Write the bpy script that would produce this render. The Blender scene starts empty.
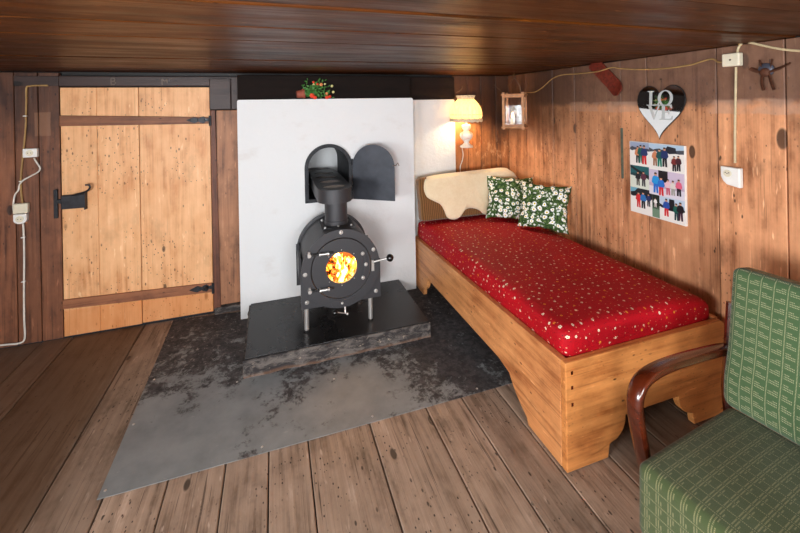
import bpy, bmesh, math, random
from mathutils import Vector, Matrix, noise as mnoise
from mathutils.geometry import tessellate_polygon
random.seed(7)
C = bpy.context.scene.collection
PI = math.pi
rad = math.radians

# ------------------------------------------------------------------ camera
H = 1.75; F = 386.0; YAW = rad(18.2); ROLL = rad(-1.02); CY = 105.2
scene = bpy.context.scene
cam_d = bpy.data.cameras.new('camera'); cam = bpy.data.objects.new('camera', cam_d); C.objects.link(cam)
cam_d.sensor_width = 36; cam_d.lens = F/800*36; cam_d.shift_y = -(266.5-CY)/800; cam_d.clip_start = .02
cam.matrix_world = Matrix.Translation((0, 0, H)) @ Matrix.Rotation(-YAW, 4, 'Z') @ Matrix.Rotation(PI/2, 4, 'X') @ Matrix.Rotation(ROLL, 4, 'Z')
scene.camera = cam
bpy.context.view_layer.update()
_R = cam.matrix_world.to_3x3()
def _ray(px, py): return _R @ Vector(((px-400)/F, -(py-CY)/F, -1))
def at_x(px, py, x): d = _ray(px, py); t = x/d.x; return Vector((x, d.y*t, H+d.z*t))
def at_y(px, py, y): d = _ray(px, py); t = y/d.y; return Vector((d.x*t, y, H+d.z*t))
def at_z(px, py, z): d = _ray(px, py); t = (z-H)/d.z; return Vector((d.x*t, d.y*t, z))

# ------------------------------------------------------------------ node helper
def S(v):   # srgb 0-255 -> linear
    def f(c):
        c /= 255.0
        return c/12.92 if c <= .04045 else ((c+.055)/1.055)**2.4
    return tuple(f(c) for c in v)+(1,)
class V:
    def __init__(s, g, sock): s.g = g; s.s = sock
    def _m(s, op, *a, clamp=False): return s.g.math(op, s, *a, clamp=clamp)
    def __add__(s, o): return s._m('ADD', o)
    __radd__ = __add__
    def __sub__(s, o): return s._m('SUBTRACT', o)
    def __rsub__(s, o): return s.g.math('SUBTRACT', o, s)
    def __mul__(s, o): return s._m('MULTIPLY', o)
    __rmul__ = __mul__
    def __truediv__(s, o): return s._m('DIVIDE', o)
    def lt(s, o): return s._m('LESS_THAN', o)
    def gt(s, o): return s._m('GREATER_THAN', o)
    def abs(s): return s._m('ABSOLUTE')
    def fract(s): return s._m('FRACT')
    def floor(s): return s._m('FLOOR')
    def sin(s): return s._m('SINE')
    def pow(s, o): return s._m('POWER', o)
    def mx(s, o): return s._m('MAXIMUM', o)
    def mn(s, o): return s._m('MINIMUM', o)
    def sm(s, a, b): return s.g.sm(s, a, b)
class G:
    def __init__(self, name):
        self.m = bpy.data.materials.new(name); self.m.use_nodes = True
        self.nt = self.m.node_tree; self.nt.nodes.clear()
        self.out = self.nt.nodes.new('ShaderNodeOutputMaterial')
    def put(self, sock, v):
        if isinstance(v, V): self.nt.links.new(v.s, sock)
        elif v is not None:
            if sock.type == 'RGBA' and len(v) == 3: v = tuple(v)+(1,)
            if sock.type == 'VECTOR' and not isinstance(v, (int, float)): v = tuple(v)[:3]
            sock.default_value = v
    def node(self, t, **p):
        n = self.nt.nodes.new(t)
        for k, v in p.items(): setattr(n, k, v)
        return n
    def math(self, op, a, b=None, c=None, clamp=False):
        n = self.node('ShaderNodeMath', operation=op, use_clamp=clamp)
        self.put(n.inputs[0], a)
        if b is not None: self.put(n.inputs[1], b)
        if c is not None: self.put(n.inputs[2], c)
        return V(self, n.outputs[0])
    def sm(self, v, a, b, lo=0., hi=1.):
        n = self.node('ShaderNodeMapRange', interpolation_type='SMOOTHSTEP')
        self.put(n.inputs['Value'], v); n.inputs['From Min'].default_value = a; n.inputs['From Max'].default_value = b
        n.inputs['To Min'].default_value = lo; n.inputs['To Max'].default_value = hi
        return V(self, n.outputs['Result'])
    def co(self, kind='Object'):
        return V(self, self.node('ShaderNodeTexCoord').outputs[kind])
    def attr(self, name, out='Fac'):
        return V(self, self.node('ShaderNodeAttribute', attribute_name=name).outputs[out])
    def sep(self, v):
        n = self.node('ShaderNodeSeparateXYZ'); self.put(n.inputs[0], v); return [V(self, o) for o in n.outputs]
    def comb(self, x, y, z=0.):
        n = self.node('ShaderNodeCombineXYZ'); [self.put(n.inputs[i], q) for i, q in enumerate((x, y, z))]; return V(self, n.outputs[0])
    def noise(self, vec, scale=5., detail=2., rough=.5, dist=0., out='Fac'):
        n = self.node('ShaderNodeTexNoise'); self.put(n.inputs['Vector'], vec)
        for k, q in (('Scale', scale), ('Detail', detail), ('Roughness', rough), ('Distortion', dist)): n.inputs[k].default_value = q
        return V(self, n.outputs[out])
    def vor(self, vec, scale=5., rnd=1., dims='3D', outs=('Distance',)):
        n = self.node('ShaderNodeTexVoronoi', voronoi_dimensions=dims); self.put(n.inputs['Vector'], vec)
        n.inputs['Scale'].default_value = scale; n.inputs['Randomness'].default_value = rnd
        r = [V(self, n.outputs[o]) for o in outs]; return r[0] if len(r) == 1 else r
    def ramp(self, f, stops):
        n = self.node('ShaderNodeValToRGB'); self.put(n.inputs[0], f); e = n.color_ramp.elements
        while len(e) < len(stops): e.new(.5)
        for i, (p, c) in enumerate(stops): e[i].position = p; e[i].color = tuple(c)[:3]+(1,)
        return V(self, n.outputs[0])
    def mix(self, f, a, b, mode='MIX'):
        n = self.node('ShaderNodeMix', data_type='RGBA', blend_type=mode)
        self.put(n.inputs[0], f); self.put(n.inputs[6], a); self.put(n.inputs[7], b)
        return V(self, n.outputs[2])
    def scale(self, col, f):    # multiply colour by a value
        n = self.node('ShaderNodeVectorMath', operation='SCALE'); self.put(n.inputs[0], col); self.put(n.inputs['Scale'], f)
        return V(self, n.outputs[0])
    def bump(self, h, dist=.002, strength=1.):
        n = self.node('ShaderNodeBump'); self.put(n.inputs['Height'], h); n.inputs['Distance'].default_value = dist; n.inputs['Strength'].default_value = strength
        return V(self, n.outputs[0])
    def bsdf(self, col, rough=.6, metal=0., normal=None, spec=.5, coat=0., coat_rough=.1, sheen=0., emit=None, es=0., trans=0., sss=0.):
        n = self.node('ShaderNodeBsdfPrincipled')
        self.put(n.inputs['Base Color'], col); self.put(n.inputs['Roughness'], rough); self.put(n.inputs['Metallic'], metal)
        if normal: self.put(n.inputs['Normal'], normal)
        n.inputs['Specular IOR Level'].default_value = spec
        n.inputs['Coat Weight'].default_value = coat; n.inputs['Coat Roughness'].default_value = coat_rough
        n.inputs['Sheen Weight'].default_value = sheen
        if trans: n.inputs['Transmission Weight'].default_value = trans
        if emit is not None: self.put(n.inputs['Emission Color'], emit); self.put(n.inputs['Emission Strength'], es)
        self.nt.links.new(n.outputs[0], self.out.inputs[0]); self.b = n
        return self.m

def simple(name, rgb, rough=.5, metal=0., var=.12, vs=30., bump=.0, **k):
    g = G(name); n = g.noise(g.co(), vs, 3, .6)
    c = g.scale(S(rgb), g.sm(n, .25, .75, 1-var, 1+var))
    nm = g.bump(n, bump) if bump else None
    return g.bsdf(c, rough, metal, nm, **k)

def wood(name, dark, mid, light, axis='Z', rough=.55, figure=1., knots=.5, fine=1., worm=.0, dirt=.3, coat=0., coat_rough=.2, bump=.0015, spec=.4, pv=.3, gain=1.22, extra=None):
    """aged planks: fibres along axis, cathedral figure, knots, dirt; each plank differs by its 'rnd' value"""
    g = G(name); r = g.attr('rnd')
    x, y, z = g.sep(g.co())
    if axis == 'Z': a, b, l = x, y, z
    elif axis == 'Y': a, b, l = x, z, y
    else: a, b, l = y, z, x
    a = a + r*3.7; b = b + r*1.9; l0 = l + r*17.3
    wob = g.noise(g.comb(a*1.5, b*1.5, l0*1.5), 1.3, 2, .5)
    kv = g.comb(a*6.6, b*6.6, l0*3.0)
    kd, kc = g.vor(kv, 1., 1., outs=('Distance', 'Color'))
    kr = g.sep(kc); ksel = kr[0].gt(1-knots*.5)
    knot = (kd/(kr[1]*.8+.5)).sm(.19, .05)*ksel
    ring = g.noise(g.comb(a*5.5, b*5.5, l0*.42), 1., 2, .45) + knot*.12
    fig = ((ring*46.)+(wob*6.)).sin()*.5+.5
    fib = g.noise(g.comb(a*95., b*95., l0*2.2), 1., 3, .6)
    fib2 = g.noise(g.comb(a*30., b*30., l0*1.2), 1., 2, .6)
    broad = g.noise(g.comb(a*3., b*3., l0*1.1), 1.6, 3, .6)
    med = g.noise(g.comb(a*7., b*7., l0*4.), 1.4, 4, .65)
    t = fig*(.11*figure) + fib*(.24*fine) + fib2*.10 + broad*.22 + med*.38 - (.055*figure+.02*fine)
    col = g.ramp(t, [(.30, S(dark)), (.43, S([d*.25+m*.75 for d, m in zip(dark, mid)])), (.55, S(mid)), (.70, S(light))])
    ln = g.noise(g.comb(a*130., b*130., l0*1.6), 1., 2, .5).sm(.60, .68)*g.noise(g.comb(a*6., b*6., l0*1.5), 1., 2, .5).sm(.42, .6)
    col = g.mix(ln*.5, col, S([c*.8 for c in dark]))
    col = g.mix(knot.sm(.15, .6)*.85, col, S([c*.42 for c in dark]))
    d = g.noise(g.comb(a, b, l0*.7), 5., 4, .7).sm(.52, .72)
    col = g.mix(d*dirt, col, S([c*.45 for c in dark]))
    if worm:
        w = g.vor(g.comb(a, b, l0*.6), 48., 1.)
        wm = g.noise(g.comb(a, b, l0), 2.5, 1, .5).sm(.45, .6)
        col = g.mix(w.lt(.16)*wm*worm, col, S((25, 14, 8)))
    sp = g.vor(g.comb(a, b, l0*.45), 26., 1.); spm = g.noise(g.comb(a*3, b*3, l0*2), 1.7, 2, .5).sm(.48, .6)
    col = g.mix(sp.sm(.17, .09)*spm*.9, col, S([c*.5 for c in dark]))
    sc = g.noise(g.comb(a*40., b*40., l0*7.), 1., 2, .7)
    col = g.mix(sc.sm(.66, .74)*.35, col, S([min(255, c*1.15) for c in light]))
    col = g.scale(col, (r*pv*2+(1-pv))*gain)
    h = fib*.6+fib2*.6+fig*.25-knot*.4
    if extra: col, h, rough = extra(g, col, h, rough, (x, y, z))
    return g.bsdf(col, rough, 0, g.bump(h, bump), spec=spec, coat=coat, coat_rough=coat_rough)

# ------------------------------------------------------------------ mesh helpers
def newbm():
    bm = bmesh.new(); bm.faces.layers.float.new('rnd'); bm.loops.layers.uv.new('UVMap'); return bm
def obj(name, bm, mat, parent=None, smooth=False, bevel=0., loc=None, angle=40, seg=2):
    me = bpy.data.meshes.new(name); bm.normal_update(); bm.to_mesh(me); bm.free()
    mats = mat if isinstance(mat, (list, tuple)) else [mat]
    for m in mats: me.materials.append(m)
    if smooth:
        me.polygons.foreach_set('use_smooth', [True]*len(me.polygons))
        if angle < 180: me.set_sharp_from_angle(angle=rad(angle))
    o = bpy.data.objects.new(name, me); C.objects.link(o)
    if parent: o.parent = parent
    if loc is not None: o.location = loc
    if bevel:
        md = o.modifiers.new('bevel', 'BEVEL'); md.width = bevel; md.segments = seg; md.limit_method = 'ANGLE'; md.angle_limit = rad(35)
    return o
def empty(name, loc=(0, 0, 0), rz=0.):
    o = bpy.data.objects.new(name, None); C.objects.link(o); o.location = loc; o.rotation_euler = (0, 0, rz); o.empty_display_size = .05; return o
def tag(o, label, cat, group=None):
    o['label'] = label; o['category'] = cat
    if group: o['group'] = group
    return o
def struct(o): o['kind'] = 'structure'; return o
def mark(bm, n0, rnd=0., mi=0):
    L = bm.faces.layers.float['rnd']; bm.faces.ensure_lookup_table()
    for f in bm.faces[n0:]: f[L] = rnd; f.material_index = mi
def box(bm, x0, x1, y0, y1, z0, z1, rnd=0., mi=0, mat=None):
    n0 = len(bm.faces)
    vs = [bm.verts.new(p) for p in ((x0, y0, z0), (x1, y0, z0), (x1, y1, z0), (x0, y1, z0), (x0, y0, z1), (x1, y0, z1), (x1, y1, z1), (x0, y1, z1))]
    if mat: [setattr(v, 'co', mat @ v.co) for v in vs]
    for f in ((3, 2, 1, 0), (4, 5, 6, 7), (0, 1, 5, 4), (1, 2, 6, 5), (2, 3, 7, 6), (3, 0, 4, 7)): bm.faces.new([vs[i] for i in f])
    mark(bm, n0, rnd, mi); return bm
def frame_z(d):
    d = Vector(d).normalized(); return d.to_track_quat('Z', 'Y').to_matrix()
def tube(bm, pts, r, seg=10, cap=True, mi=0, flat=1.):
    n0 = len(bm.faces); pts = [Vector(p) for p in pts]; rings = []
    rr = r if isinstance(r, (list, tuple)) else [r]*len(pts)
    up = None
    for i, p in enumerate(pts):
        d = (pts[min(i+1, len(pts)-1)]-pts[max(i-1, 0)]).normalized()
        if up is None: up = d.orthogonal().normalized()
        up = (up-d*up.dot(d)).normalized(); s = d.cross(up)
        rings.append([bm.verts.new(p+(up*math.cos(2*PI*k/seg)+s*math.sin(2*PI*k/seg)*flat)*rr[i]) for k in range(seg)])
    for a, b in zip(rings, rings[1:]):
        for k in range(seg): bm.faces.new((a[k], a[(k+1) % seg], b[(k+1) % seg], b[k]))
    if cap: bm.faces.new(rings[0][::-1]); bm.faces.new(rings[-1])
    mark(bm, n0, 0, mi); return bm
def lathe(bm, prof, origin=(0, 0, 0), axis=(0, 0, 1), seg=32, mi=0, fn=None):
    n0 = len(bm.faces); M = frame_z(axis); o = Vector(origin); rings = []
    for (r, z) in prof:
        ring = []
        for k in range(seg):
            a = 2*PI*k/seg; q = fn(a, r, z) if fn else (r, z)
            ring.append(bm.verts.new(o+M @ Vector((q[0]*math.cos(a), q[0]*math.sin(a), q[1]))))
        rings.append(ring)
    for a, b in zip(rings, rings[1:]):
        for k in range(seg): bm.faces.new((a[k], a[(k+1) % seg], b[(k+1) % seg], b[k]))
    if prof[0][0] > 1e-5: pass
    mark(bm, n0, 0, mi); bmesh.ops.remove_doubles(bm, verts=[v for rg in rings for v in rg], dist=1e-6); return bm
def prism(bm, outer, holes, o, u, v, w, rnd=0., mi=0):
    """polygon (2D) with holes, extruded along w; o origin, u v plane axes"""
    n0 = len(bm.faces); o, u, v, w = Vector(o), Vector(u), Vector(v), Vector(w)
    loops = [outer]+list(holes); flat = [p for L in loops for p in L]
    tris = tessellate_polygon([[Vector((p[0], p[1], 0)) for p in L] for L in loops])
    A = [bm.verts.new(o+u*p[0]+v*p[1]) for p in flat]; B = [bm.verts.new(o+u*p[0]+v*p[1]+w) for p in flat]
    for t in tris:
        try: bm.faces.new([A[i] for i in t]); bm.faces.new([B[i] for i in reversed(t)])
        except ValueError: pass
    k = 0
    for L in loops:
        n = len(L)
        for i in range(n): bm.faces.new((A[k+i], A[k+(i+1) % n], B[k+(i+1) % n], B[k+i]))
        k += n
    bmesh.ops.recalc_face_normals(bm, faces=bm.faces[n0:] if n0 == 0 else [f for f in bm.faces][n0:])
    mark(bm, n0, rnd, mi)
    # merge coplanar triangles
    return bm
def cyl(bm, a, b, r, r2=None, seg=20, mi=0): return tube(bm, [a, b], [r, r2 if r2 is not None else r], seg, True, mi)
def sphere(bm, c, r, mi=0, seg=16, sc=(1, 1, 1)):
    n0 = len(bm.faces)
    res = bmesh.ops.create_uvsphere(bm, u_segments=seg, v_segments=seg//2+2, radius=r)
    for v in res['verts']: v.co = Vector((v.co.x*sc[0], v.co.y*sc[1], v.co.z*sc[2]))+Vector(c)
    mark(bm, n0, 0, mi); return bm
def rbox(sx, sy, sz, r, n=(12, 12, 6), fn=None, M=None):
    """rounded soft box centred at origin with box UVs in metres"""
    bm = newbm(); uv = bm.loops.layers.uv.active
    hx, hy, hz = sx/2, sy/2, sz/2
    def axis(h, k):   # denser sampling near the rounded edge
        inner = [-(h-r)+2*(h-r)*i/k for i in range(k+1)]
        e = [h-r+r*q for q in (.25, .5, .75, 1.)]
        return [-q for q in e[::-1]]+inner+e
    X, Y, Z = axis(hx, n[0]), axis(hy, n[1]), axis(hz, n[2])
    vd = {}
    def vert(i, j, k):
        if (i, j, k) in vd: return vd[i, j, k]
        p = Vector((X[i], Y[j], Z[k])); c = Vector((max(-hx+r, min(hx-r, p.x)), max(-hy+r, min(hy-r, p.y)), max(-hz+r, min(hz-r, p.z))))
        d = p-c
        if d.length > 1e-9:
            m = max(abs(d.x), abs(d.y), abs(d.z)); p = c+d.normalized()*m
        q = fn(p.copy()) if fn else p
        v = bm.verts.new(q); vd[i, j, k] = (v, p); return vd[i, j, k]
    def face(ids, ax):
        vs = [vert(*i) for i in ids]; f = bm.faces.new([v[0] for v in vs])
        for l, v in zip(f.loops, vs):
            p = v[1]
            l[uv].uv = (p.x, p.y) if ax == 2 else ((p.x, p.z+hy+hz) if ax == 1 else (p.z+hx+hz, p.y))
    nx, ny, nz = len(X)-1, len(Y)-1, len(Z)-1
    for i in range(nx):
        for j in range(ny):
            face([(i, j, 0), (i, j+1, 0), (i+1, j+1, 0), (i+1, j, 0)], 2); face([(i, j, nz), (i+1, j, nz), (i+1, j+1, nz), (i, j+1, nz)], 2)
    for i in range(nx):
        for k in range(nz):
            face([(i, 0, k), (i+1, 0, k), (i+1, 0, k+1), (i, 0, k+1)], 1); face([(i, ny, k), (i, ny, k+1), (i+1, ny, k+1), (i+1, ny, k)], 1)
    for j in range(ny):
        for k in range(nz):
            face([(0, j, k), (0, j, k+1), (0, j+1, k+1), (0, j+1, k)], 0); face([(nx, j, k), (nx, j+1, k), (nx, j+1, k+1), (nx, j, k+1)], 0)
    if M: bmesh.ops.transform(bm, matrix=M, verts=bm.verts)
    return bm
def smooth_path(pts, n=6):
    P = [Vector(p) for p in pts]; out = []
    for i in range(len(P)-1):
        p0, p1, p2, p3 = P[max(i-1, 0)], P[i], P[i+1], P[min(i+2, len(P)-1)]
        for k in range(n):
            t = k/n
            out.append(.5*((2*p1)+(p2-p0)*t+(2*p0-5*p1+4*p2-p3)*t*t+(3*p1-p0-3*p2+p3)*t**3))
    out.append(P[-1]); return out
def arch(x0, x1, z0, zs, n=20, inset=0.):
    """rectangle with a half round top, counterclockwise from lower left"""
    x0 += inset; x1 -= inset; z0 += inset; r = (x1-x0)/2; cx = (x0+x1)/2
    return [(x0, z0), (x1, z0)]+[(cx+r*math.cos(PI*k/n), zs+r*math.sin(PI*k/n)) for k in range(n+1)]
# ------------------------------------------------------------------ materials
def right_extra(g, col, h, rough, xyz):
    x, y, z = xyz
    n = g.noise(g.co(), 7., 4, .65)
    zz = z + (n-.5)*.10
    # greyed upper boards above the old shelf line and the pale strip left by it
    up = zz.sm(1.70, 1.75)*g.math('SUBTRACT', 1., y.sm(3.0, 3.4))
    grey = g.mix(g.noise(g.co(), 14., 4, .7), S((44, 30, 26)), S((116, 88, 76)))
    col = g.mix(up*.84, col, grey)
    strip = (z+(n-.5)*.035).sm(1.665, 1.675)*(z+(n-.5)*.02).sm(1.755, 1.74)*y.sm(2.75, 2.68)*g.noise(g.co(), 9., 3, .6).sm(.3, .55)
    gap = y.sm(2.05, 2.08)+y.sm(1.62, 1.58)
    col = g.mix(strip*.5*g.math('MINIMUM', gap, 1.), col, S((185, 150, 128)))
    # boards darken upward and towards the back corner
    sm = y.sm(2.1, 3.2)*zz.sm(1.2, 1.66)
    col = g.mix(sm*.85, col, S((48, 26, 18)))
    return col, h, rough
def back_extra(g, col, h, rough, xyz):
    x, y, z = xyz
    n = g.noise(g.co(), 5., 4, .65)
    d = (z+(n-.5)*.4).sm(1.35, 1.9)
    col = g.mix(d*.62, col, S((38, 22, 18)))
    px_ = (x+(n-.5)*.02); pz_ = (z+(n-.5)*.03)
    pt = px_.sm(-1.725, -1.72)*px_.sm(-1.62, -1.625)*pz_.sm(1.56, 1.57)*pz_.sm(1.75, 1.74)
    col = g.mix(pt*.6, col, S((140, 100, 74)))
    return col, h, rough
def floor_extra(g, col, h, rough, xyz):
    x, y, z = xyz
    s = g.noise(g.comb(x*3, y*1.2, 0), 2.2, 5, .7)
    col = g.mix(s.sm(.55, .72)*.45, col, S((58, 38, 27)))
    sc = g.noise(g.comb(x*22, y*9, 0), 2., 4, .8)
    col = g.mix(sc.sm(.64, .7)*.6, col, S((48, 31, 22)))
    cr = g.noise(g.comb(x*42, y*1.3, 0), 1., 3, .6).sm(.635, .665)
    col = g.mix(cr*.7, col, S((52, 34, 24)))
    wh = g.noise(g.comb(x*14, y*7, 3), 1.5, 5, .75).sm(.60, .72)
    col = g.mix(wh*.35, col, S((190, 166, 146)))
    # old varnish left near the walls where nobody walks
    w = (x+(s-.5)*.25).sm(-.92, -1.10)
    w2 = w+(x+(s-.5)*.5).sm(1.5, 1.9)
    col = g.mix(g.math('MINIMUM', w2, 1.)*.66, col, S((84, 54, 28)))
    return col, h, rough
m_right = wood('wall_board_wood', (118, 72, 44), (188, 134, 96), (226, 180, 140), 'Z', .55, knots=.8, dirt=.35, worm=.7, bump=.002, gain=1.36, extra=right_extra, pv=.25)
m_back = wood('smoked_board_wood', (66, 38, 26), (120, 76, 52), (156, 104, 76), 'Z', .5, knots=.4, dirt=.4, bump=.002, extra=back_extra, pv=.3)
def corner_extra(g, col, h, rough, xyz):
    x, y, z = xyz; n = g.noise(g.co(), 5., 4, .65)
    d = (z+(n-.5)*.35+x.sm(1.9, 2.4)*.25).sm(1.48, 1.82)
    sc = g.noise(g.comb(x*12., y, z*6.), 1.6, 4, .75).sm(.54, .6)*z.sm(1.02, 1.1)*z.sm(1.42, 1.3)*x.sm(1.98, 2.04)
    col = g.mix(sc*.4, col, S((226, 170, 120)))
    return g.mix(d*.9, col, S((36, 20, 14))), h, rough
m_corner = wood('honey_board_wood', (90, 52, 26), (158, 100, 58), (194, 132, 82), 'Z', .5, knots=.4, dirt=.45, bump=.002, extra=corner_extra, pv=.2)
m_post = wood('door_post_wood', (62, 34, 24), (112, 66, 46), (140, 92, 68), 'Z', .55, knots=.3, dirt=.5, bump=.002)
m_postpale = wood('pale_post_wood', (92, 60, 42), (150, 104, 74), (180, 132, 100), 'Z', .55, knots=.3, dirt=.4, bump=.002)
m_beamx = wood('black_beam_wood', (20, 12, 9), (33, 21, 16), (48, 33, 26), 'X', .75, gain=.9, spec=.15, knots=.2, dirt=.3, bump=.002)
m_lintel = wood('lintel_wood', (44, 32, 30), (70, 52, 48), (92, 72, 64), 'X', .5, knots=.2, dirt=.3, bump=.0015)
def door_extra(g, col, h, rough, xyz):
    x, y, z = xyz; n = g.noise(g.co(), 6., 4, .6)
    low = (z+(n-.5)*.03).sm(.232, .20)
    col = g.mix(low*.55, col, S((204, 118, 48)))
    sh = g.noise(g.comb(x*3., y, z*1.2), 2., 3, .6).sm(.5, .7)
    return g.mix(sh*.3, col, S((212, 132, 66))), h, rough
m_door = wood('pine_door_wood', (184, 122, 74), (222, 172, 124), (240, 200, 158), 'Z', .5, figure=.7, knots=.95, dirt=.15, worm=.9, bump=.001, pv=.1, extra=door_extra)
m_batten = wood('door_batten_wood', (88, 52, 34), (132, 84, 56), (160, 108, 76), 'X', .55, knots=.3, dirt=.4)
m_bed = wood('pine_bed_wood_long', (150, 90, 50), (200, 138, 86), (224, 170, 118), 'Y', .42, knots=.45, dirt=.22, worm=.3, bump=.001, pv=.1)
m_bedx = wood('pine_bed_wood_cross', (148, 86, 42), (196, 130, 72), (220, 162, 102), 'X', .4, knots=.45, dirt=.22, worm=.3, bump=.001, pv=.1)
m_floor = wood('worn_floor_wood', (92, 74, 60), (152, 130, 112), (186, 166, 150), 'Y', .55, figure=.8, knots=.6, dirt=.35, worm=.9, bump=.003, extra=floor_extra, pv=.26)
def ceil_extra(g, col, h, rough, xyz):
    n = g.noise(g.comb(xyz[0]*.5, xyz[1]*3, 0), 3., 4, .65)
    sc = g.noise(g.comb(xyz[0]*5, xyz[1]*40, 0), 1.2, 3, .7)
    col = g.mix(sc.sm(.70, .73), col, S((190, 130, 80)))
    return col, h, n.sm(.3, .7)*.22+.30
m_ceil = wood('varnished_ceiling_wood', (40, 17, 3), (104, 54, 12), (156, 88, 28), 'X', .3, figure=.9, knots=.5, dirt=.5, bump=.0022, spec=.2, gain=.62, extra=ceil_extra, pv=.2)
m_arm = wood('varnished_armrest_wood', (46, 14, 6), (92, 34, 14), (124, 54, 24), 'X', .25, knots=0., dirt=.1, coat=.8, coat_rough=.12, bump=.0003)
m_ski = simple('red_brown_lacquer', (104, 36, 24), .4, var=.4, vs=40, coat=.2)

def plaster(name, base):
    g = G(name); co = g.co(); x, y, z = g.sep(co)
    n = g.noise(co, 3., 5, .6); s = g.noise(g.comb(x*1.5, y, z*2.5), 2.2, 4, .65)
    col = g.mix(s.sm(.55, .8)*.35, S(base), S((196, 188, 180)))
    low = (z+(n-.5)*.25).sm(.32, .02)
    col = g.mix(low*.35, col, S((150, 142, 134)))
    h = g.noise(co, 16., 4, .6)+g.noise(co, 90., 2, .6)*.2
    return g.bsdf(col, .85, 0, g.bump(h, .006), spec=.2)
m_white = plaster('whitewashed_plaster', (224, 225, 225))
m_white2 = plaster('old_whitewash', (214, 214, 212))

def sheet_mat():
    g = G('sooty_floor_sheet'); co = g.co(); x, y, z = g.sep(co)
    n1 = g.noise(co, 3.2, 6, .68, .3); n2 = g.noise(co, 9., 6, .75, .4); fine = g.noise(co, 60., 4, .7)
    col = g.mix(g.noise(co, 5., 4, .6), S((98, 101, 102)), S((158, 161, 160)))
    col = g.mix(fine.sm(.58, .75)*.4, col, S((150, 146, 140)))
    # soot lies thickest round the hearth plinth and beside the bed
    bias = y.sm(2.2, 2.9)*.10 + x.sm(.45, 1.3)*.13 - x.sm(-.1, -.55)*y.sm(2.9, 2.3)*.08 + y.sm(2.95, 3.5)*.05
    t = n1*.42+n2*.38+g.noise(co, 32., 4, .75)*.2+bias
    sc_ = g.mix(g.noise(co, 18., 5, .75).sm(.4, .62), S((34, 29, 31)), S((70, 64, 64)))
    col = g.mix(t.sm(.54, .62)*.9, col, sc_)
    scr = g.noise(g.comb(x*9., y*30., 0), 2., 3, .7).sm(.66, .72)
    col = g.mix(scr*.35, col, S((176, 172, 166)))
    ash = g.noise(co, 26., 5, .75)
    am = g.noise(co, 2.6, 3, .6).sm(.36, .55)*y.sm(2.7, 3.0)
    col = g.mix(ash.sm(.55, .68)*am*.75, col, S((172, 164, 158)))
    return g.bsdf(col, g.sm(t, .5, .7, .58, .8), 0, g.bump(n2*.6+fine*.3, .0012), spec=.3)
m_sheet = sheet_mat()
def plinth_mat():
    g = G('scorched_plinth_stone'); co = g.co(); x, y, z = g.sep(co)
    n = g.noise(g.comb(x, y, z*2.5), 9., 6, .75, .5); n2 = g.noise(co, 28., 4, .7)
    col = g.mix(n.sm(.42, .6), S((50, 46, 46)), S((104, 97, 92)))
    col = g.mix(n2.sm(.6, .7)*.6, col, S((186, 168, 148)))
    col = g.mix((z+(n-.5)*.03).sm(.018, .006)*.25, col, S((150, 104, 70)))
    return g.bsdf(col, .8, 0, g.bump(n+n2*.5, .006), spec=.3)
m_plinth = plinth_mat()
g = G('dark_steel_plate'); n = g.noise(g.co(), 4., 4, .6)
m_steel = g.bsdf(g.mix(n, S((34, 33, 34)), S((62, 60, 60))), g.sm(n, .3, .7, .22, .36), .55, spec=.5)
g = G('black_stove_paint'); n = g.noise(g.co(), 300., 2, .5)
m_stove = g.bsdf(S((58, 58, 61)), .48, .25, g.bump(n, .0003), spec=.5)
m_iron = simple('black_forged_iron', (44, 45, 49), .5, .5, var=.3, vs=25, bump=.002)
m_hatch = simple('grey_black_sheet_iron', (62, 65, 72), .5, .45, var=.2, vs=9, bump=.0015)
m_hatchtube = simple('sooty_cast_iron', (44, 46, 50), .65, .3, var=.4, vs=30, bump=.004)
m_chrome = simple('brushed_steel', (214, 212, 208), .32, .75, var=.05)
m_knob = simple('black_plastic', (18, 18, 19), .25, 0., var=.05, coat=.5)
m_brick = simple('firebrick', (150, 110, 80), .9, 0, var=.3, vs=12, bump=.003)
m_slot = simple('pale_grey_disc', (170, 162, 154), .8, var=.3, vs=40)
m_cable = simple('cream_cable', (196, 178, 140), .5, var=.15, vs=20)
m_cablew = simple('white_cable', (222, 216, 204), .5, var=.1, vs=20)
m_cableb = simple('yellow_brown_cable', (160, 126, 76), .5, var=.25, vs=20)
m_plastic = simple('white_plastic', (236, 234, 228), .4, var=.06, vs=15)
m_cream = simple('cream_plastic', (222, 214, 190), .4, var=.06, vs=15)
m_black = simple('black_hole', (12, 11, 11), .6, var=.05)
m_wire = simple('rusty_wire', (96, 80, 66), .45, .7, var=.3)
m_terra = simple('terracotta', (150, 76, 56), .7, var=.15)
m_leaf = simple('plant_leaf', (70, 128, 56), .5, var=.35, vs=60)
m_stem = simple('plant_stem', (78, 112, 52), .5, var=.2)
m_redp = simple('red_petal', (226, 62, 24), .5, var=.3, vs=80)
m_orp = simple('peach_petal', (226, 140, 84), .5, var=.3, vs=80)
m_ypet = simple('pale_yellow_petal', (214, 206, 140), .5, var=.2, vs=80)
m_rust = simple('rusty_iron_ornament', (92, 54, 36), .65, .4, var=.35, vs=40, bump=.001)
m_bluegrey = simple('blue_grey_enamel', (74, 76, 88), .4, .2, var=.2)
m_lanwood = simple('lantern_brown_wood', (172, 118, 72), .5, var=.3, vs=30)
m_wax = simple('candle_wax', (236, 226, 204), .5, var=.04)
m_chalk = simple('chalk', (122, 108, 98), .9, var=.3, vs=60)
m_green = simple('green_edge', (84, 92, 78), .6, var=.3)
m_frost = simple('frosted_lettering', (184, 188, 186), .8, var=.03)
m_dark = simple('mirror_backing', (26, 22, 22), .5)
g = G('silver_mirror'); m_mirror = g.bsdf((.86, .88, .88), .03, 1.)

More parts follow.
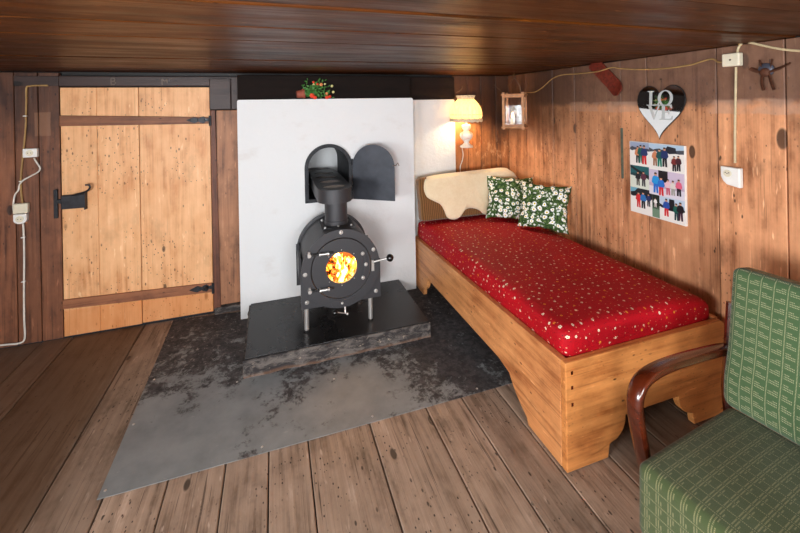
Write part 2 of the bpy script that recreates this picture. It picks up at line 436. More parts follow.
def glassy(name, tint=(1, 1, 1), refl=.12, rough=.02, k2=.5):
    g = G(name)
    t = g.node('ShaderNodeBsdfTransparent'); t.inputs[0].default_value = tuple(tint)+(1,)
    s = g.node('ShaderNodeBsdfGlossy'); s.inputs['Roughness'].default_value = rough
    f = g.node('ShaderNodeLayerWeight'); f.inputs[0].default_value = .35
    mx = g.node('ShaderNodeMixShader')
    k = g.math('MULTIPLY_ADD', V(g, f.outputs['Facing']), k2, refl)
    g.put(mx.inputs[0], k); g.nt.links.new(t.outputs[0], mx.inputs[1]); g.nt.links.new(s.outputs[0], mx.inputs[2]); g.nt.links.new(mx.outputs[0], g.out.inputs[0])
    return g.m
m_glass = glassy('clear_glass', refl=.006, k2=.04)
m_wglass = glassy('window_glass', refl=.0)

def emis(name, fn):
    g = G(name); e = g.node('ShaderNodeEmission'); c, s = fn(g); g.put(e.inputs[0], c); g.put(e.inputs[1], s)
    g.nt.links.new(e.outputs[0], g.out.inputs[0]); return g.m
def _fire(g):
    x, y, z = g.sep(g.co())
    n = g.noise(g.comb(x, y, z*.55), 13., 4, .6, 1.)
    return g.ramp(n, [(.36, (.10, .012, .0)), (.45, (.85, .16, .01)), (.53, (1., .42, .05)), (.64, (1., .78, .30))]), n.sm(.35, .66)*9.+.25
m_fire = emis('flame', _fire)
m_flame = emis('candle_flame', lambda g: ((1., .62, .25, 1), 10.))
m_ember = emis('ember', lambda g: (g.ramp(g.noise(g.co(), 45., 3, .7), [(.4, (.02, .004, .002)), (.56, (.9, .12, .01)), (.7, (1., .45, .08))]), 1.6))
m_bulb = emis('lamp_bulb', lambda g: ((1., .72, .40, 1), 45.))
def _shade():
    g = G('pleated_lampshade_fabric'); co = g.co(); x, y, z = g.sep(co)
    col = g.mix(g.noise(g.comb(x*60, y*60, z*4), 1., 2, .5), S((232, 210, 170)), S((252, 242, 216)))
    d = g.node('ShaderNodeBsdfDiffuse'); t = g.node('ShaderNodeBsdfTranslucent'); g.put(d.inputs[0], col); g.put(t.inputs[0], col)
    mx = g.node('ShaderNodeMixShader'); mx.inputs[0].default_value = .6
    g.nt.links.new(d.outputs[0], mx.inputs[1]); g.nt.links.new(t.outputs[0], mx.inputs[2]); g.nt.links.new(mx.outputs[0], g.out.inputs[0]); return g.m
m_shade = _shade()
m_trim = simple('cream_lace_trim', (206, 190, 160), .8, var=.25, vs=70, bump=.002)
def _porc():
    g = G('painted_porcelain'); n = g.noise(g.co(), 22., 3, .6)
    return g.bsdf(g.mix(n.sm(.55, .66)*.6, S((236, 226, 214)), S((206, 142, 110))), .3, coat=.4)
m_porc = _porc()

def flowers(g, uv, scale, r0, petals=5., rnd=.75, amp=.22):
    pos = g.node('ShaderNodeTexVoronoi', voronoi_dimensions='2D'); g.put(pos.inputs['Vector'], uv); pos.inputs['Scale'].default_value = scale; pos.inputs['Randomness'].default_value = rnd
    u, v, _ = g.sep(uv); pu, pv, _ = g.sep(V(g, pos.outputs['Position']))
    a = g.math('ARCTAN2', v-pv, u-pu); d = V(g, pos.outputs['Distance'])
    cr, cg, cb = g.sep(V(g, pos.outputs['Color']))
    rr = (a*petals+cr*6.).sin()*amp+1.
    rad_ = cg*.35+.8
    return (d/(rr*rad_)).lt(r0), d.lt(r0*.38), cr, cg, cb
def _mattress():
    g = G('red_floral_cotton'); uv = g.co('UV')
    fm, ctr, cr, cg, cb = flowers(g, uv, 17.5, .105, amp=.12)
    fm2, c2, r2, g2, b2 = flowers(g, g.comb(g.sep(uv)[0]+3.33, g.sep(uv)[1]+1.77), 24., .06)
    base = g.scale(S((172, 14, 28)), g.noise(g.co(), 3., 2, .5).sm(.3, .7)*.16+.92)
    leaf = g.vor(g.comb(g.sep(uv)[0]+9.1, g.sep(uv)[1]*1.4), 42., 1., '2D')
    col = g.mix(leaf.lt(.10)*.7, base, S((70, 16, 26)))
    col = g.mix(fm2*.7, col, S((226, 170, 130)))
    fc = g.mix(cb.gt(.72), S((236, 214, 186)), S((226, 140, 46)))
    col = g.mix(fm*cr.gt(.15), col, fc)
    col = g.mix(ctr*cr.gt(.15)*.8, col, S((150, 60, 40)))
    wv = g.noise(g.scale(uv, 500.), 1., 2, .5)
    wr = g.noise(g.co(), 9., 3, .55)
    return g.bsdf(col, .62, 0, g.bump(wv*.06+wr*.9, .006), spec=.15)
m_mattress = _mattress()
def _daisy():
    g = G('daisy_meadow_fabric'); uv = g.co('UV'); u, v, _ = g.sep(uv)
    n = g.noise(uv, 34., 4, .7); n2 = g.noise(uv, 70., 3, .7)
    col = g.ramp(n*.6+n2*.4, [(.35, S((16, 26, 18))), (.5, S((52, 80, 40))), (.64, S((126, 148, 86)))])
    f2, c2, *_ = flowers(g, g.comb(u+5.3, v+2.2), 34., .30, 7., .9, .3)
    f2m = g.noise(uv, 14., 2, .5).gt(.5)
    col = g.mix(f2*f2m, col, S((226, 232, 222)))
    f1, c1, cr, cg, cb = flowers(g, uv, 19., .33, 11., .85, .14)
    on = cr.gt(.42)
    col = g.mix(f1*on, col, S((242, 243, 240))); col = g.mix(c1*on, col, S((212, 186, 44)))
    return g.bsdf(col, .75, 0, g.bump(n2, .001), spec=.15)
m_daisy = _daisy()
def _plaid(name, base, dark, line):
    g = G(name); uv = g.co('UV'); u, v, _ = g.sep(uv)
    P, Q = .044, .040
    cu = (u/P).fract(); cv = (v/Q).fract()
    dash_v = (v/.0050).fract().lt(.55); dash_u = (u/.0048).fract().lt(.6)
    l1 = (cu-.5).abs().lt(.038)*dash_v
    inner = (cu-.5).abs().gt(.14)
    def row(c): return (cv-c).abs().lt(.045)
    rows = row(.34)+row(.54)
    edge = row(.74)*((u/(P*2)).fract().gt(.5))
    l2 = (rows+edge)*dash_u*inner
    weave = g.noise(g.comb(u*900, v*900, 0), 1., 2, .6)
    tone = g.noise(g.comb(u*6, v*6, 0), 1., 3, .6)
    col = g.mix(weave*.7+tone*.3, S(dark), S(base))
    m = (l1+l2).mn(1.)
    col = g.mix(m*.62, col, S(line))
    rib = (u/.0031).fract()
    return g.bsdf(col, .85, 0, g.bump(weave*.6+m*.5+rib*.2, .0012), spec=.12, sheen=.2)
m_chair = _plaid('green_windowpane_upholstery', (90, 118, 78), (50, 74, 46), (206, 200, 156))
m_seat = _plaid('worn_green_seat_upholstery', (90, 102, 62), (50, 64, 38), (182, 172, 126))
def _cord():
    g = G('brown_corduroy'); x, y, z = g.sep(g.co()); w = (x*330.+(g.noise(g.co(), 6., 2, .5)*10.)).sin()*.5+.5
    n = g.noise(g.co(), 60., 3, .6)
    return g.bsdf(g.mix(w*.7+n*.3, S((78, 50, 24)), S((142, 98, 56))), .8, 0, g.bump(w, .002), sheen=.3, spec=.15)
m_cord = _cord()
def _fur():
    g = G('cream_sheepskin'); co = g.co(); n = g.noise(co, 55., 4, .7, .6); n2 = g.noise(co, 7., 3, .6)
    return g.bsdf(g.mix(n2*.6+n*.4, S((222, 190, 142)), S((252, 238, 208))), .95, 0, g.bump(n, .006), sheen=.5, spec=.05)
m_fur = _fur()
def _vc(name, rough=.35):
    g = G(name); c = g.attr('Col', 'Color'); return g.bsdf(c, rough, coat=.2)
m_photo = _vc('photo_print')
m_vtxdark = simple('nail_iron', (40, 34, 30), .5, .5)
# ------------------------------------------------------------------ the room
XR, YB, XL, YF, ZC = 2.44, 3.65, -2.35, -1.8, 2.05
def boards(name, seams, axis, lo, hi, face, thick, mat, gap=.004, jit=.003, seed=1, bev=.003, sign=1, rnds=None, parent=None):
    """a row of boards between the seams; axis 'back' boards run in z with front face at y=face, etc."""
    rr = random.Random(seed); bm = newbm()
    for i, (a, b) in enumerate(zip(seams, seams[1:])):
        if a > b: a, b = b, a
        r = rnds[i] if rnds else rr.random(); j = rr.random()*jit; a2, b2 = a+gap/2, b-gap/2
        if axis == 'back': box(bm, a2, b2, face+j, face+thick, lo, hi, r)
        elif axis == 'right': box(bm, face+j, face+thick, a2, b2, lo, hi, r)
        elif axis == 'left': box(bm, face-thick, face-j, a2, b2, lo, hi, r)
        elif axis == 'front': box(bm, a2, b2, face-thick, face-j, lo, hi, r)
        elif axis == 'floor': box(bm, a2, b2, lo, hi, -thick, -j, r)
        elif axis == 'ceil': box(bm, lo, hi, a2, b2, face+j, face+thick, r)
    return obj(name, bm, mat, parent, bevel=bev, seg=1)
# floor: boards run towards the stove wall
fs = [-2.45, -2.1, -1.70, -1.50, -1.02, -.76, -.50, -.25, -.05, .145, .477, .81, 1.04, 1.27, 1.55, 1.86, 2.15, 2.44]
struct(boards('floor', fs, 'floor', YF, YB, 0, .03, m_floor, .006, .002, 3, .004))
bm = newbm(); box(bm, XL-.2, XR+.2, YF-.3, YB+.5, -.12, -.035); struct(obj('floor_subfloor', bm, m_black))
# ceiling boards run along the stove wall
cs = [-2.0, -1.8, -1.5, -1.2, -.9, -.55, -.2, .15, .5, .85, 1.20, 1.535, 1.85, 2.2, 2.62, 2.97, 3.33, 3.72]
struct(boards('ceiling', cs, 'ceil', XL-.1, XR+.035, ZC, .03, m_ceil, .010, .007, 5, .005))
bm = newbm(); box(bm, XL-.25, XR+.036, YF-.3, YB+.55, ZC+.032, ZC+.1); struct(obj('ceiling_loft_deck', bm, m_black))
# right wall
rs = [-1.8, -1.5, -1.2, -.9, -.6, -.3, -.02, .28, .58, .90, 1.235, 1.55, 1.99, 2.20, 2.66, 2.93, 3.32, 3.65]
rn = [.3, .7, .5, .2, .6, .8, .4, .6, .7, .62, .85, .35, .55, .45, .8, .6, .3]
struct(boards('wall_right', rs, 'right', 0, ZC-.002, XR, .035, m_right, .005, .004, 11, .003, rnds=rn))
bm = newbm(); box(bm, XR+.037, XR+.2, YF-.2, YB+.5, 0, ZC+.1); struct(obj('wall_right_backing', bm, m_black))  # unseen black backing added behind the boards, raised to stop a light leak
# back wall: dark boards left of the door, honey boards behind the lamp
struct(boards('wall_back', [XL, -2.05, -1.845, -1.70, -1.565], 'back', 0, ZC-.002, YB, .035, m_back, .006, .005, 21, .003, rnds=[.5, .75, .35, .55]))
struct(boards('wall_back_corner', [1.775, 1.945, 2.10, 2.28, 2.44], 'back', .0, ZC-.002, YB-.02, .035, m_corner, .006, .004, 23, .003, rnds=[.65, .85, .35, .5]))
bm = newbm(); box(bm, XL-.2, -.29, YB+.05, YB+.2, 0, ZC+.031); box(bm, 1.27, XR+.036, YB+.05, YB+.2, 0, ZC+.031); box(bm, -.29, 1.27, YB+.05, YB+.2, 1.5, ZC+.031)
struct(obj('wall_back_backing', bm, m_black))  # unseen backing boxes added behind the boards to keep outside light from leaking in
# the door and its posts
zt = 1.935
bm = newbm(); box(bm, -1.56, -.30, YB-.028, YB+.045, zt+.006, ZC-.028); struct(obj('trim_1', bm, m_lintel, bevel=.006))
bm = newbm(); box(bm, -1.84, -1.567, YB-.012, YB-.001, 1.945, ZC-.03); struct(obj('trim_2', bm, m_lintel, bevel=.004))
bm = newbm(); box(bm, -.512, -.345, YB-.042, YB+.045, 1.74, ZC-.045); struct(obj('trim_3', bm, m_lintel, bevel=.006))
bm = newbm(); box(bm, -.343, -.285, YB-.03, YB+.045, 1.74, ZC-.03); struct(obj('trim_4', bm, m_lintel, bevel=.005))
bm = newbm(); prism(bm, [(-.462, .07), (-.285, .07), (-.285, 1.735), (-.462, 1.735)], [], (0, YB-.032, 0), (1, 0, 0), (0, 0, 1), (0, .07, 0), .6); struct(obj('trim_5', bm, m_postpale, bevel=.006))
bm = newbm(); prism(bm, [(-.506, .05), (-.450, .05), (-.468, 1.735), (-.506, 1.735)], [], (0, YB-.046, 0), (1, 0, 0), (0, 0, 1), (0, .012, 0), .3); struct(obj('trim_6', bm, m_post, bevel=.003))
bm = newbm(); box(bm, -.50, -.285, YB-.06, YB+.03, .004, .062); struct(obj('trim_7', bm, m_plinth, bevel=.01))
bm = newbm(); box(bm, -1.563, -.508, YB+.022, YB+.045, 0, zt); struct(obj('wall_behind_door', bm, m_black))

door = struct(empty('door_1', (-1.56, YB+.012, 0)))
bm = newbm()
for a, b, r in ((.003, .237, .4), (.238, .521, .62), (.525, 1.046, .5)):
    box(bm, a, b, -.022, .006, .012 if a < .3 else .018, zt-.003, r)
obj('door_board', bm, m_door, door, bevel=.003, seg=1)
bm = newbm(); prism(bm, [(.003, 1.635), (1.043, 1.622), (1.043, 1.678), (.003, 1.718)], [], (0, -.042, 0), (1, 0, 0), (0, 0, 1), (0, .0195, 0), .4); obj('door_batten', bm, m_batten, door, bevel=.004)
bm = newbm(); prism(bm, [(.003, .232), (1.043, .190), (1.043, .268), (.003, .302)], [], (0, -.042, 0), (1, 0, 0), (0, 0, 1), (0, .0195, 0), .8); obj('door_batten', bm, m_batten, door, bevel=.004)
# box lock with lever
bm = newbm(); box(bm, .012, .165, -.060, -.023, 1.00, 1.105); lock = obj('door_lock', bm, m_iron, door, bevel=.004)
bm = newbm(); box(bm, .160, .168, -.066, -.0225, .985, 1.115); obj('lock_flange', bm, m_iron, lock, bevel=.002)
bm = newbm(); tube(bm, smooth_path([(.09, -.07, 1.105), (.14, -.075, 1.115), (.185, -.078, 1.130), (.205, -.078, 1.155), (.200, -.078, 1.176), (.176, -.078, 1.178)]), .007, 8); obj('lock_lever', bm, m_iron, lock, smooth=True)
bm = newbm(); box(bm, -.047, -.022, -.030, -.0145, .93, 1.15); box(bm, -.022, .02, -.040, -.026, 1.04, 1.075); obj('strike_plate', bm, m_iron, door, bevel=.003)
def hinge(zc, flip=1):
    bm = newbm(); n = 14
    pts = [(1.055, -.018), (1.055, .018), (1.02, .012), (1.0, .03), (.975, .022), (.965, .012), (.93, .026), (.895, .012), (.87, 0), (.895, -.012), (.93, -.026), (.965, -.012), (.975, -.022), (1.0, -.03), (1.02, -.012)]
    prism(bm, pts, [], (0, -.052, zc), (1, 0, 0), (0, 0, 1), (0, .0095, 0))
    cyl(bm, (1.052, -.058, zc-.05), (1.052, -.058, zc+.035), .011, seg=10)
    for x in (.90, .955, 1.01): sphere(bm, (x, -.053, zc), .006, seg=8)
    return obj('hinge', bm, m_iron, door, bevel=.0015)
hinge(1.655); hinge(.237)
bm = newbm(); cyl(bm, (1.0, -.052, .237), (1.0, -.085, .237), .008, seg=8); sphere(bm, (1.0, -.088, .245), .016, seg=10); obj('door_stay', bm, m_iron, door, smooth=True)
# chalk letters left over from a blessing
def strokes(segs, w):
    """letter strokes (x,z pairs) thickened to quads"""
    out = []
    for (x0, z0, x1, z1) in segs:
        d = Vector((x1-x0, z1-z0)); n = Vector((-d.y, d.x)).normalized()*w/2; e = d.normalized()*w*.3
        out.append([(x0-e.x+n.x, z0-e.y+n.y), (x0-e.x-n.x, z0-e.y-n.y), (x1+e.x-n.x, z1+e.y-n.y), (x1+e.x+n.x, z1+e.y+n.y)])
    return out
def chalk(x0, segs, s=.052):
    bm = newbm()
    for q in strokes(segs, .13): prism(bm, [(p[0]*s, p[1]*s) for p in q], [], (x0, YB-.0285, 1.953), (1, 0, 0), (0, 0, 1), (0, -.0006, 0))
    return obj('chalk_letter', bm, m_chalk)
lb = [(0, 0, 0, 1), (0, 1, .4, .97), (.4, .97, .52, .78), (.52, .78, .4, .55), (.4, .55, 0, .5), (.4, .55, .6, .28), (.6, .28, .42, .03), (.42, .03, 0, 0)]
lm = [(0, 0, 0, 1), (0, 1, .35, .45), (.35, .45, .7, 1), (.7, 1, .7, .35)]
pB = at_y(111, 80, YB-.03); pM = at_y(162, 80, YB-.03)
tag(chalk(pB.x, lb), 'faint chalk letter B on the dark beam over the plank door', 'letter', 'chalk letters on the door beam')
tag(chalk(pM.x, lm), 'faint chalk letter M on the door beam, nearer the white stove wall', 'letter', 'chalk letters on the door beam')

# soot-dark beam over the stove wall, cut to the block
bm = newbm(); box(bm, -.283, 1.262, 3.50, YB+.045, 1.822, ZC-.022); box(bm, 1.264, 1.772, 3.585, YB+.045, 1.806, ZC-.022, .5)
struct(obj('trim_8', bm, m_beamx, bevel=.008))

# whitewashed fire wall with the soot hatch opening
def rrect(x0, x1, z0, z1, r, n=5):
    P = []
    for cx, cz, a0 in ((x1-r, z1-r, 0), (x0+r, z1-r, PI/2)):
        P += [(cx+r*math.cos(a0+PI/2*k/n), cz+r*math.sin(a0+PI/2*k/n)) for k in range(n+1)]
    return [(x0, z0), (x1, z0)]+P
HX0, HX1, HZ0, HZS = .262, .655, .925, 1.21
bm = newbm(); prism(bm, rrect(-.283, 1.265, .003, 1.818, .018), [arch(HX0+.004, HX1-.004, HZ0+.004, HZS)], (0, 3.45, 0), (1, 0, 0), (0, 0, 1), (0, .25, 0))
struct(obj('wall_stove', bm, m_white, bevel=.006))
bm = newbm(); prism(bm, rrect(1.268, 1.772, 0.0, 1.80, .02), [], (0, 3.592, 0), (1, 0, 0), (0, 0, 1), (0, .06, 0)); struct(obj('wall_stove_recess', bm, m_white2, bevel=.008))
bm = newbm()
e = .05
box(bm, HX0-e, HX0-.012, 3.702, 4.12, HZ0-e, 1.5); box(bm, HX1+.012, HX1+e, 3.702, 4.12, HZ0-e, 1.5)
box(bm, HX0-.012, HX1+.012, 3.702, 4.12, HZ0-e, HZ0-.012); box(bm, HX0-.012, HX1+.012, 3.702, 4.12, 1.44, 1.5); box(bm, HX0-e, HX1+e, 4.12, 4.16, HZ0-e, 1.5)
struct(obj('wall_flue', bm, m_white))

# walls behind the camera with the small windows that light the room
LW = [(-.75, .45, .85, 1.75)]
bm = newbm(); prism(bm, [(YF-.2, 0), (YB+.05, 0), (YB+.05, ZC+.03), (YF-.2, ZC+.03)], [[(a, c), (b, c), (b, d), (a, d)] for a, b, c, d in LW], (XL-.25, 0, 0), (0, 1, 0), (0, 0, 1), (.25, 0, 0), .5)
struct(obj('wall_left', bm, m_back))
FW = [(-1.75, -.65, .80, 1.78), (.35, 1.45, .80, 1.78)]
bm = newbm(); prism(bm, [(XL, 0), (XR, 0), (XR, ZC), (XL, ZC)], [[(a, c), (b, c), (b, d), (a, d)] for a, b, c, d in FW], (0, YF-.2, 0), (1, 0, 0), (0, 0, 1), (0, .2, 0), .5)
struct(obj('wall_front', bm, m_right))
def window(n, a, b, c, d, place):
    w = struct(empty('window_%d' % n)); t = .05
    bm = newbm(); box(bm, a, b, -.03, .03, c, c+t); box(bm, a, b, -.03, .03, d-t, d); box(bm, a, a+t, -.03, .03, c+t, d-t); box(bm, b-t, b, -.03, .03, c+t, d-t)
    obj('window_frame', bm, m_door, w, bevel=.003)
    bm = newbm(); m = (a+b)/2; box(bm, m-.02, m+.02, -.02, .02, c+t, d-t); h = (c+d)/2; box(bm, a+t, m-.02, -.015, .015, h-.012, h+.012); box(bm, m+.02, b-t, -.015, .015, h-.012, h+.012)
    obj('window_muntin', bm, m_door, w, bevel=.002)
    bm = newbm(); box(bm, a+t, b-t, -.003, .003, c+t, d-t); obj('window_pane', bm, m_wglass, w)
    w.matrix_world = place; return w
def light(name, kind, loc, energy, col, size=(1, 1), d=None, spread=None, rad_=.05):
    l = bpy.data.lights.new(name, kind); l.energy = energy; l.color = col
    if kind == 'AREA':
        l.shape = 'RECTANGLE'; l.size, l.size_y = size
        if spread: l.spread = rad(spread)
    else: l.shadow_soft_size = rad_
    o = bpy.data.objects.new(name, l); C.objects.link(o); o.location = loc
    if d: o.rotation_euler = Vector(d).to_track_quat('-Z', 'Y').to_euler()
    return o
for i, (a, b, c, d) in enumerate(LW):
    window(1+i, a, b, c, d, Matrix.Translation((XL-.12, 0, 0)) @ Matrix.Rotation(PI/2, 4, 'Z'))
for i, (a, b, c, d) in enumerate(FW): window(2+i, a, b, c, d, Matrix.Translation((0, YF-.1, 0)))
KL, KF1, KF2 = 92, 100, 44
light('window_daylight', 'AREA', (XL-.30, -.15, 1.30), KL, (.93, .97, 1.), (1.2, .9), (1, 0, 0))
light('window_daylight', 'AREA', (-1.2, YF-.27, 1.29), KF1, (.93, .97, 1.), (1.1, .98), (0, 1, 0))
light('window_daylight', 'AREA', (.9, YF-.27, 1.29), KF2, (.93, .97, 1.), (1.1, .98), (0, 1, 0))
w = bpy.data.worlds.new('world'); scene.world = w; w.use_nodes = True
w.node_tree.nodes['Background'].inputs[0].default_value = (.75, .85, 1., 1); w.node_tree.nodes['Background'].inputs[1].default_value = 1.0
scene.view_settings.view_transform = 'Standard'; scene.view_settings.look = 'None'; scene.view_settings.gamma = 1.; scene.view_settings.use_curve_mapping = False
scene.view_settings.exposure = 1.2
scene.cycles.use_denoising = True
scene.cycles.max_bounces = 8; scene.cycles.diffuse_bounces = 5; scene.cycles.transparent_max_bounces = 12
scene.cycles.sample_clamp_indirect = 4.

# ------------------------------------------------------------------ floor sheet and hearth plinth
bm = newbm()
prism(bm, [(-.782, 2.082), (1.50, 2.082), (1.50, 3.575), (1.262, 3.575), (1.262, 3.446), (-.29, 3.446), (-.29, 3.58), (-.815, 3.64)], [], (0, 0, .0006), (1, 0, 0), (0, 1, 0), (0, 0, .0022))
tag(obj('floor_sheet', bm, m_sheet), 'grey soot-stained metal sheet nailed on the floorboards under the hearth', 'floor plate')
sh = bpy.data.objects['floor_sheet']
nails = [at_z(*p, .003) for p in ((101, 494), (152, 380), (131, 425), (262, 449), (478, 390), (373, 418), (237, 382), (334, 379))]
for p in nails:
    bm = newbm(); sphere(bm, (p.x+(.012 if p.x < -.7 else 0), p.y+(.012 if p.y < 2.11 else 0), .0036), .007, seg=8, sc=(1, 1, .35)); obj('nail', bm, m_chrome, sh, smooth=True)
pl = tag(empty('hearth_plinth', (.44, 3.05, .003)), 'low scorched stone plinth with a black steel top plate under the round stove', 'hearth')
rr = random.Random(4); bm = newbm()
box(bm, -.655, .655, -.352, .39, 0, .109)
bmesh.ops.subdivide_edges(bm, edges=bm.edges, cuts=24, use_grid_fill=True)
for v in bm.verts:
    if v.co.z < .1:
        n = mnoise.noise(v.co*9)*.014+mnoise.noise(v.co*30)*.006
        if abs(v.co.y+.352) < .01: v.co.y += n+.004*(v.co.z < .03)-.010*max(0, 1-v.co.z/.03)
        if abs(abs(v.co.x)-.655) < .01: v.co.x += n*(1 if v.co.x > 0 else -1)
obj('plinth_block', bm, m_plinth, pl, smooth=True)
bm = newbm(); box(bm, -.643, .648, -.345, .397, .1095, .1165); obj('top_plate', bm, m_steel, pl, bevel=.001)
ZP = .1195   # top of the plate

# ------------------------------------------------------------------ stove
SX, SZ, SY = .458, .562, 2.86; RB = .272
st = tag(empty('wood_stove', (SX, SY, ZP)), 'black drum-shaped wood stove with a round glowing window on the hearth plinth', 'stove')
def L(z): return z-ZP
zc = L(SZ)
# drum: open at the front so that the fire shows through the window
bm = newbm(); lathe(bm, [(RB-.01, .012), (RB, .012), (RB, .43), (RB+.022, .432), (RB+.022, .446), (.0, .450), (0, .440), (RB-.012, .436), (RB-.012, .012)], (0, 0, zc), (0, 1, 0), 56)
bmesh.ops.recalc_face_normals(bm, faces=bm.faces); drum = obj('drum', bm, m_stove, st, smooth=True, angle=35)
bm = newbm(); lathe(bm, [(.255, .03), (.235, .035), (.235, .425), (0, .427)], (0, 0, zc), (0, 1, 0), 40); obj('firebrick_lining', bm, m_brick, drum, smooth=True)
# saddle plate in front with square shoulders, carried by the legs
def circ(r, n=48, cx=0, cz=0, a0=0, a1=2*PI): return [(cx+r*math.cos(a0+(a1-a0)*k/n), cz+r*math.sin(a0+(a1-a0)*k/n)) for k in range(n+(0 if abs(a1-a0-2*PI) < 1e-6 else 1))]
bm = newbm()
arcp = [(.283*math.cos(a), zc+.283*math.sin(a)) for a in [rad(2+176*k/40) for k in range(41)]]
prism(bm, [(-.292, zc-.27), (-.10, zc-.272), (.10, zc-.272), (.300, zc-.27), (.300, zc+.02), (.283, zc+.03)]+arcp[2:]+[(-.292, zc)], [circ(.20, 40, 0, zc)], (0, 0, 0), (1, 0, 0), (0, 0, 1), (0, .010, 0))
obj('front_plate', bm, m_stove, st, bevel=.0015)
bm = newbm()
prism(bm, [(-.300, zc-.265), (.300, zc-.265), (.300, zc+.07), (.274, zc+.07)]+[(.274*math.cos(a), zc+.274*math.sin(a)) for a in [rad(-10-160*k/30) for k in range(31)]]+[(-.274, zc+.07), (-.300, zc+.07)], [], (0, .395, 0), (1, 0, 0), (0, 0, 1), (0, .012, 0))
obj('rear_saddle', bm, m_stove, st, bevel=.0015)
bm = newbm(); prism(bm, circ(.288, 64, 0, zc-.004), [circ(.223, 48, 0, zc)], (0, -.026, 0), (1, 0, 0), (0, 0, 1), (0, .0255, 0)); ring = obj('front_ring', bm, m_stove, st, bevel=.002)
bm = newbm()
prism(bm, [(-.062, zc-.285), (.062, zc-.285), (.10, zc-.215), (.0, zc-.235), (-.10, zc-.215)], [], (0, -.031, 0), (1, 0, 0), (0, 0, 1), (0, .005, 0)); obj('lower_flap', bm, m_stove, st, bevel=.0015)
def bolt(parent, x, z, y=-.026, r=.015):
    bm = newbm(); cyl(bm, (x, y, z), (x, y-.004, z), r, seg=14); sphere(bm, (x, y-.004, z), r*.72, seg=10, sc=(1, .7, 1)); return obj('bolt', bm, m_chrome, parent, smooth=True, angle=50)
for x, z in ((0, zc+.262), (-.262, zc-.01), (.242, zc+.105), (0, zc-.256), (-.25, zc-.222), (.262, zc-.222)):
    bolt(st, x, z, -.026 if abs(z-zc) < .265 and math.hypot(x, z-zc) < .285 else -.0003)
# round door with window
dz = zc+.002
dr = obj('stove_door', (lambda b: prism(b, circ(.216, 64, 0, dz), [circ(.113, 48, 0, dz+.004)], (0, -.034, 0), (1, 0, 0), (0, 0, 1), (0, .022, 0)))(newbm()), m_stove, st, bevel=.002)
bm = newbm(); lathe(bm, [(0, 0), (.1125, 0), (.1125, .004), (0, .004)], (0, -.026, dz+.004), (0, 1, 0), 48); obj('window_glass', bm, m_glass, dr)
for k in range(8):
    a = PI/2+2*PI*k/8
    if k % 2 or k in (0, 4):
        bm = newbm(); sphere(bm, (.129*math.cos(a), -.0345, dz+.004+.129*math.sin(a)), .0045, seg=8); obj('screw', bm, m_chrome, dr, smooth=True)
for s in (1, -1):
    z = dz+.128*s
    bm = newbm(); box(bm, -.232, -.06, -.052, -.040, z-.006, z+.006); hg = obj('hinge_arm', bm, m_knob, dr, bevel=.003)
    bm = newbm(); cyl(bm, (-.160, -.056, z), (-.10, -.056, z), .0095, seg=12); obj('hinge_pin', bm, m_chrome, hg, smooth=True, angle=50)
    bm = newbm(); lathe(bm, [(0, 0), (.013, 0), (.013, .012), (0, .012)], (-.165, -.056, z), (1, 0, 0), 16); obj('hinge_nut', bm, m_chrome, hg, smooth=True, angle=40)
    bm = newbm(); lathe(bm, [(0, 0), (.013, 0), (.013, .012), (0, .012)], (-.105, -.056, z), (1, 0, 0), 16); obj('hinge_nut', bm, m_chrome, hg, smooth=True, angle=40)
    bm = newbm(); cyl(bm, (-.232, -.034, z+.02*s), (-.232, -.034, z-.02*s), .010, seg=10); cyl(bm, (-.232, -.020, z), (-.232, -.060, z), .013, seg=12); obj('hinge_bolt', bm, m_chrome, hg, smooth=True, angle=50)
# locking bracket right of the window
bm = newbm()
prism(bm, [(.166*math.cos(a), dz+.166*math.sin(a)) for a in [rad(-34+68*k/14) for k in range(15)]]+[(.192*math.cos(a), dz+.192*math.sin(a)) for a in [rad(34-68*k/14) for k in range(15)]], [], (0, -.042, 0), (1, 0, 0), (0, 0, 1), (0, .0075, 0))
br = obj('door_bracket', bm, m_stove, dr, bevel=.002)
for a in (-30, 2, 30): bolt(br, .179*math.cos(rad(a)), dz+.179*math.sin(rad(a)), -.042, .014)
bm = newbm(); tube(bm, [(.232, -.028, zc+.018), (.232, -.045, zc+.018), (.270, -.045, zc+.022), (.345, -.055, zc+.034)], .0075, 10); box(bm, .222, .242, -.044, -.0265, zc-.05, zc+.03); hd = obj('door_handle', bm, m_chrome, st, smooth=True, angle=50)
bm = newbm(); sphere(bm, (.362, -.057, zc+.036), .028, seg=18); obj('handle_knob', bm, m_knob, hd, smooth=True)
bm = newbm(); tube(bm, [(.03, -.035, zc-.335), (-.045, -.06, zc-.30)], .004, 8); cyl(bm, (.02, -.02, zc-.27), (.02, -.035, zc-.33), .007, seg=10); al = obj('air_lever', bm, m_chrome, st, smooth=True)
bm = newbm(); sphere(bm, (-.060, -.062, zc-.300), .016, seg=14, sc=(1.3, 1, 1)); obj('lever_knob', bm, m_knob, al, smooth=True)
bm = newbm(); sphere(bm, (.035, -.035, zc-.338), .010, seg=10); obj('lever_end', bm, m_chrome, al, smooth=True)
for i, (x, y) in enumerate(((-.252, .012), (.222, -.0), (-.252, .40), (.222, .40))):
    bm = newbm(); lathe(bm, [(0, 0), (.019, 0), (.019, .006), (.017, .008), (.017, L(.31)), (0, L(.31))], (x, y+.02, 0), (0, 0, 1), 20)
    lg = obj('leg', bm, m_chrome, st, smooth=True, angle=40)
    bm = newbm(); lathe(bm, [(.0172, .0), (.021, .0), (.021, .010), (.0172, .010)], (x, y+.02, 0), (0, 0, 1), 20); obj('foot_ring', bm, m_black, lg, smooth=True, angle=40)
bm = newbm(); box(bm, -.296, -.276, .12, .32, zc-.10, zc+.05); obj('side_shield', bm, m_stove, st, bevel=.003)
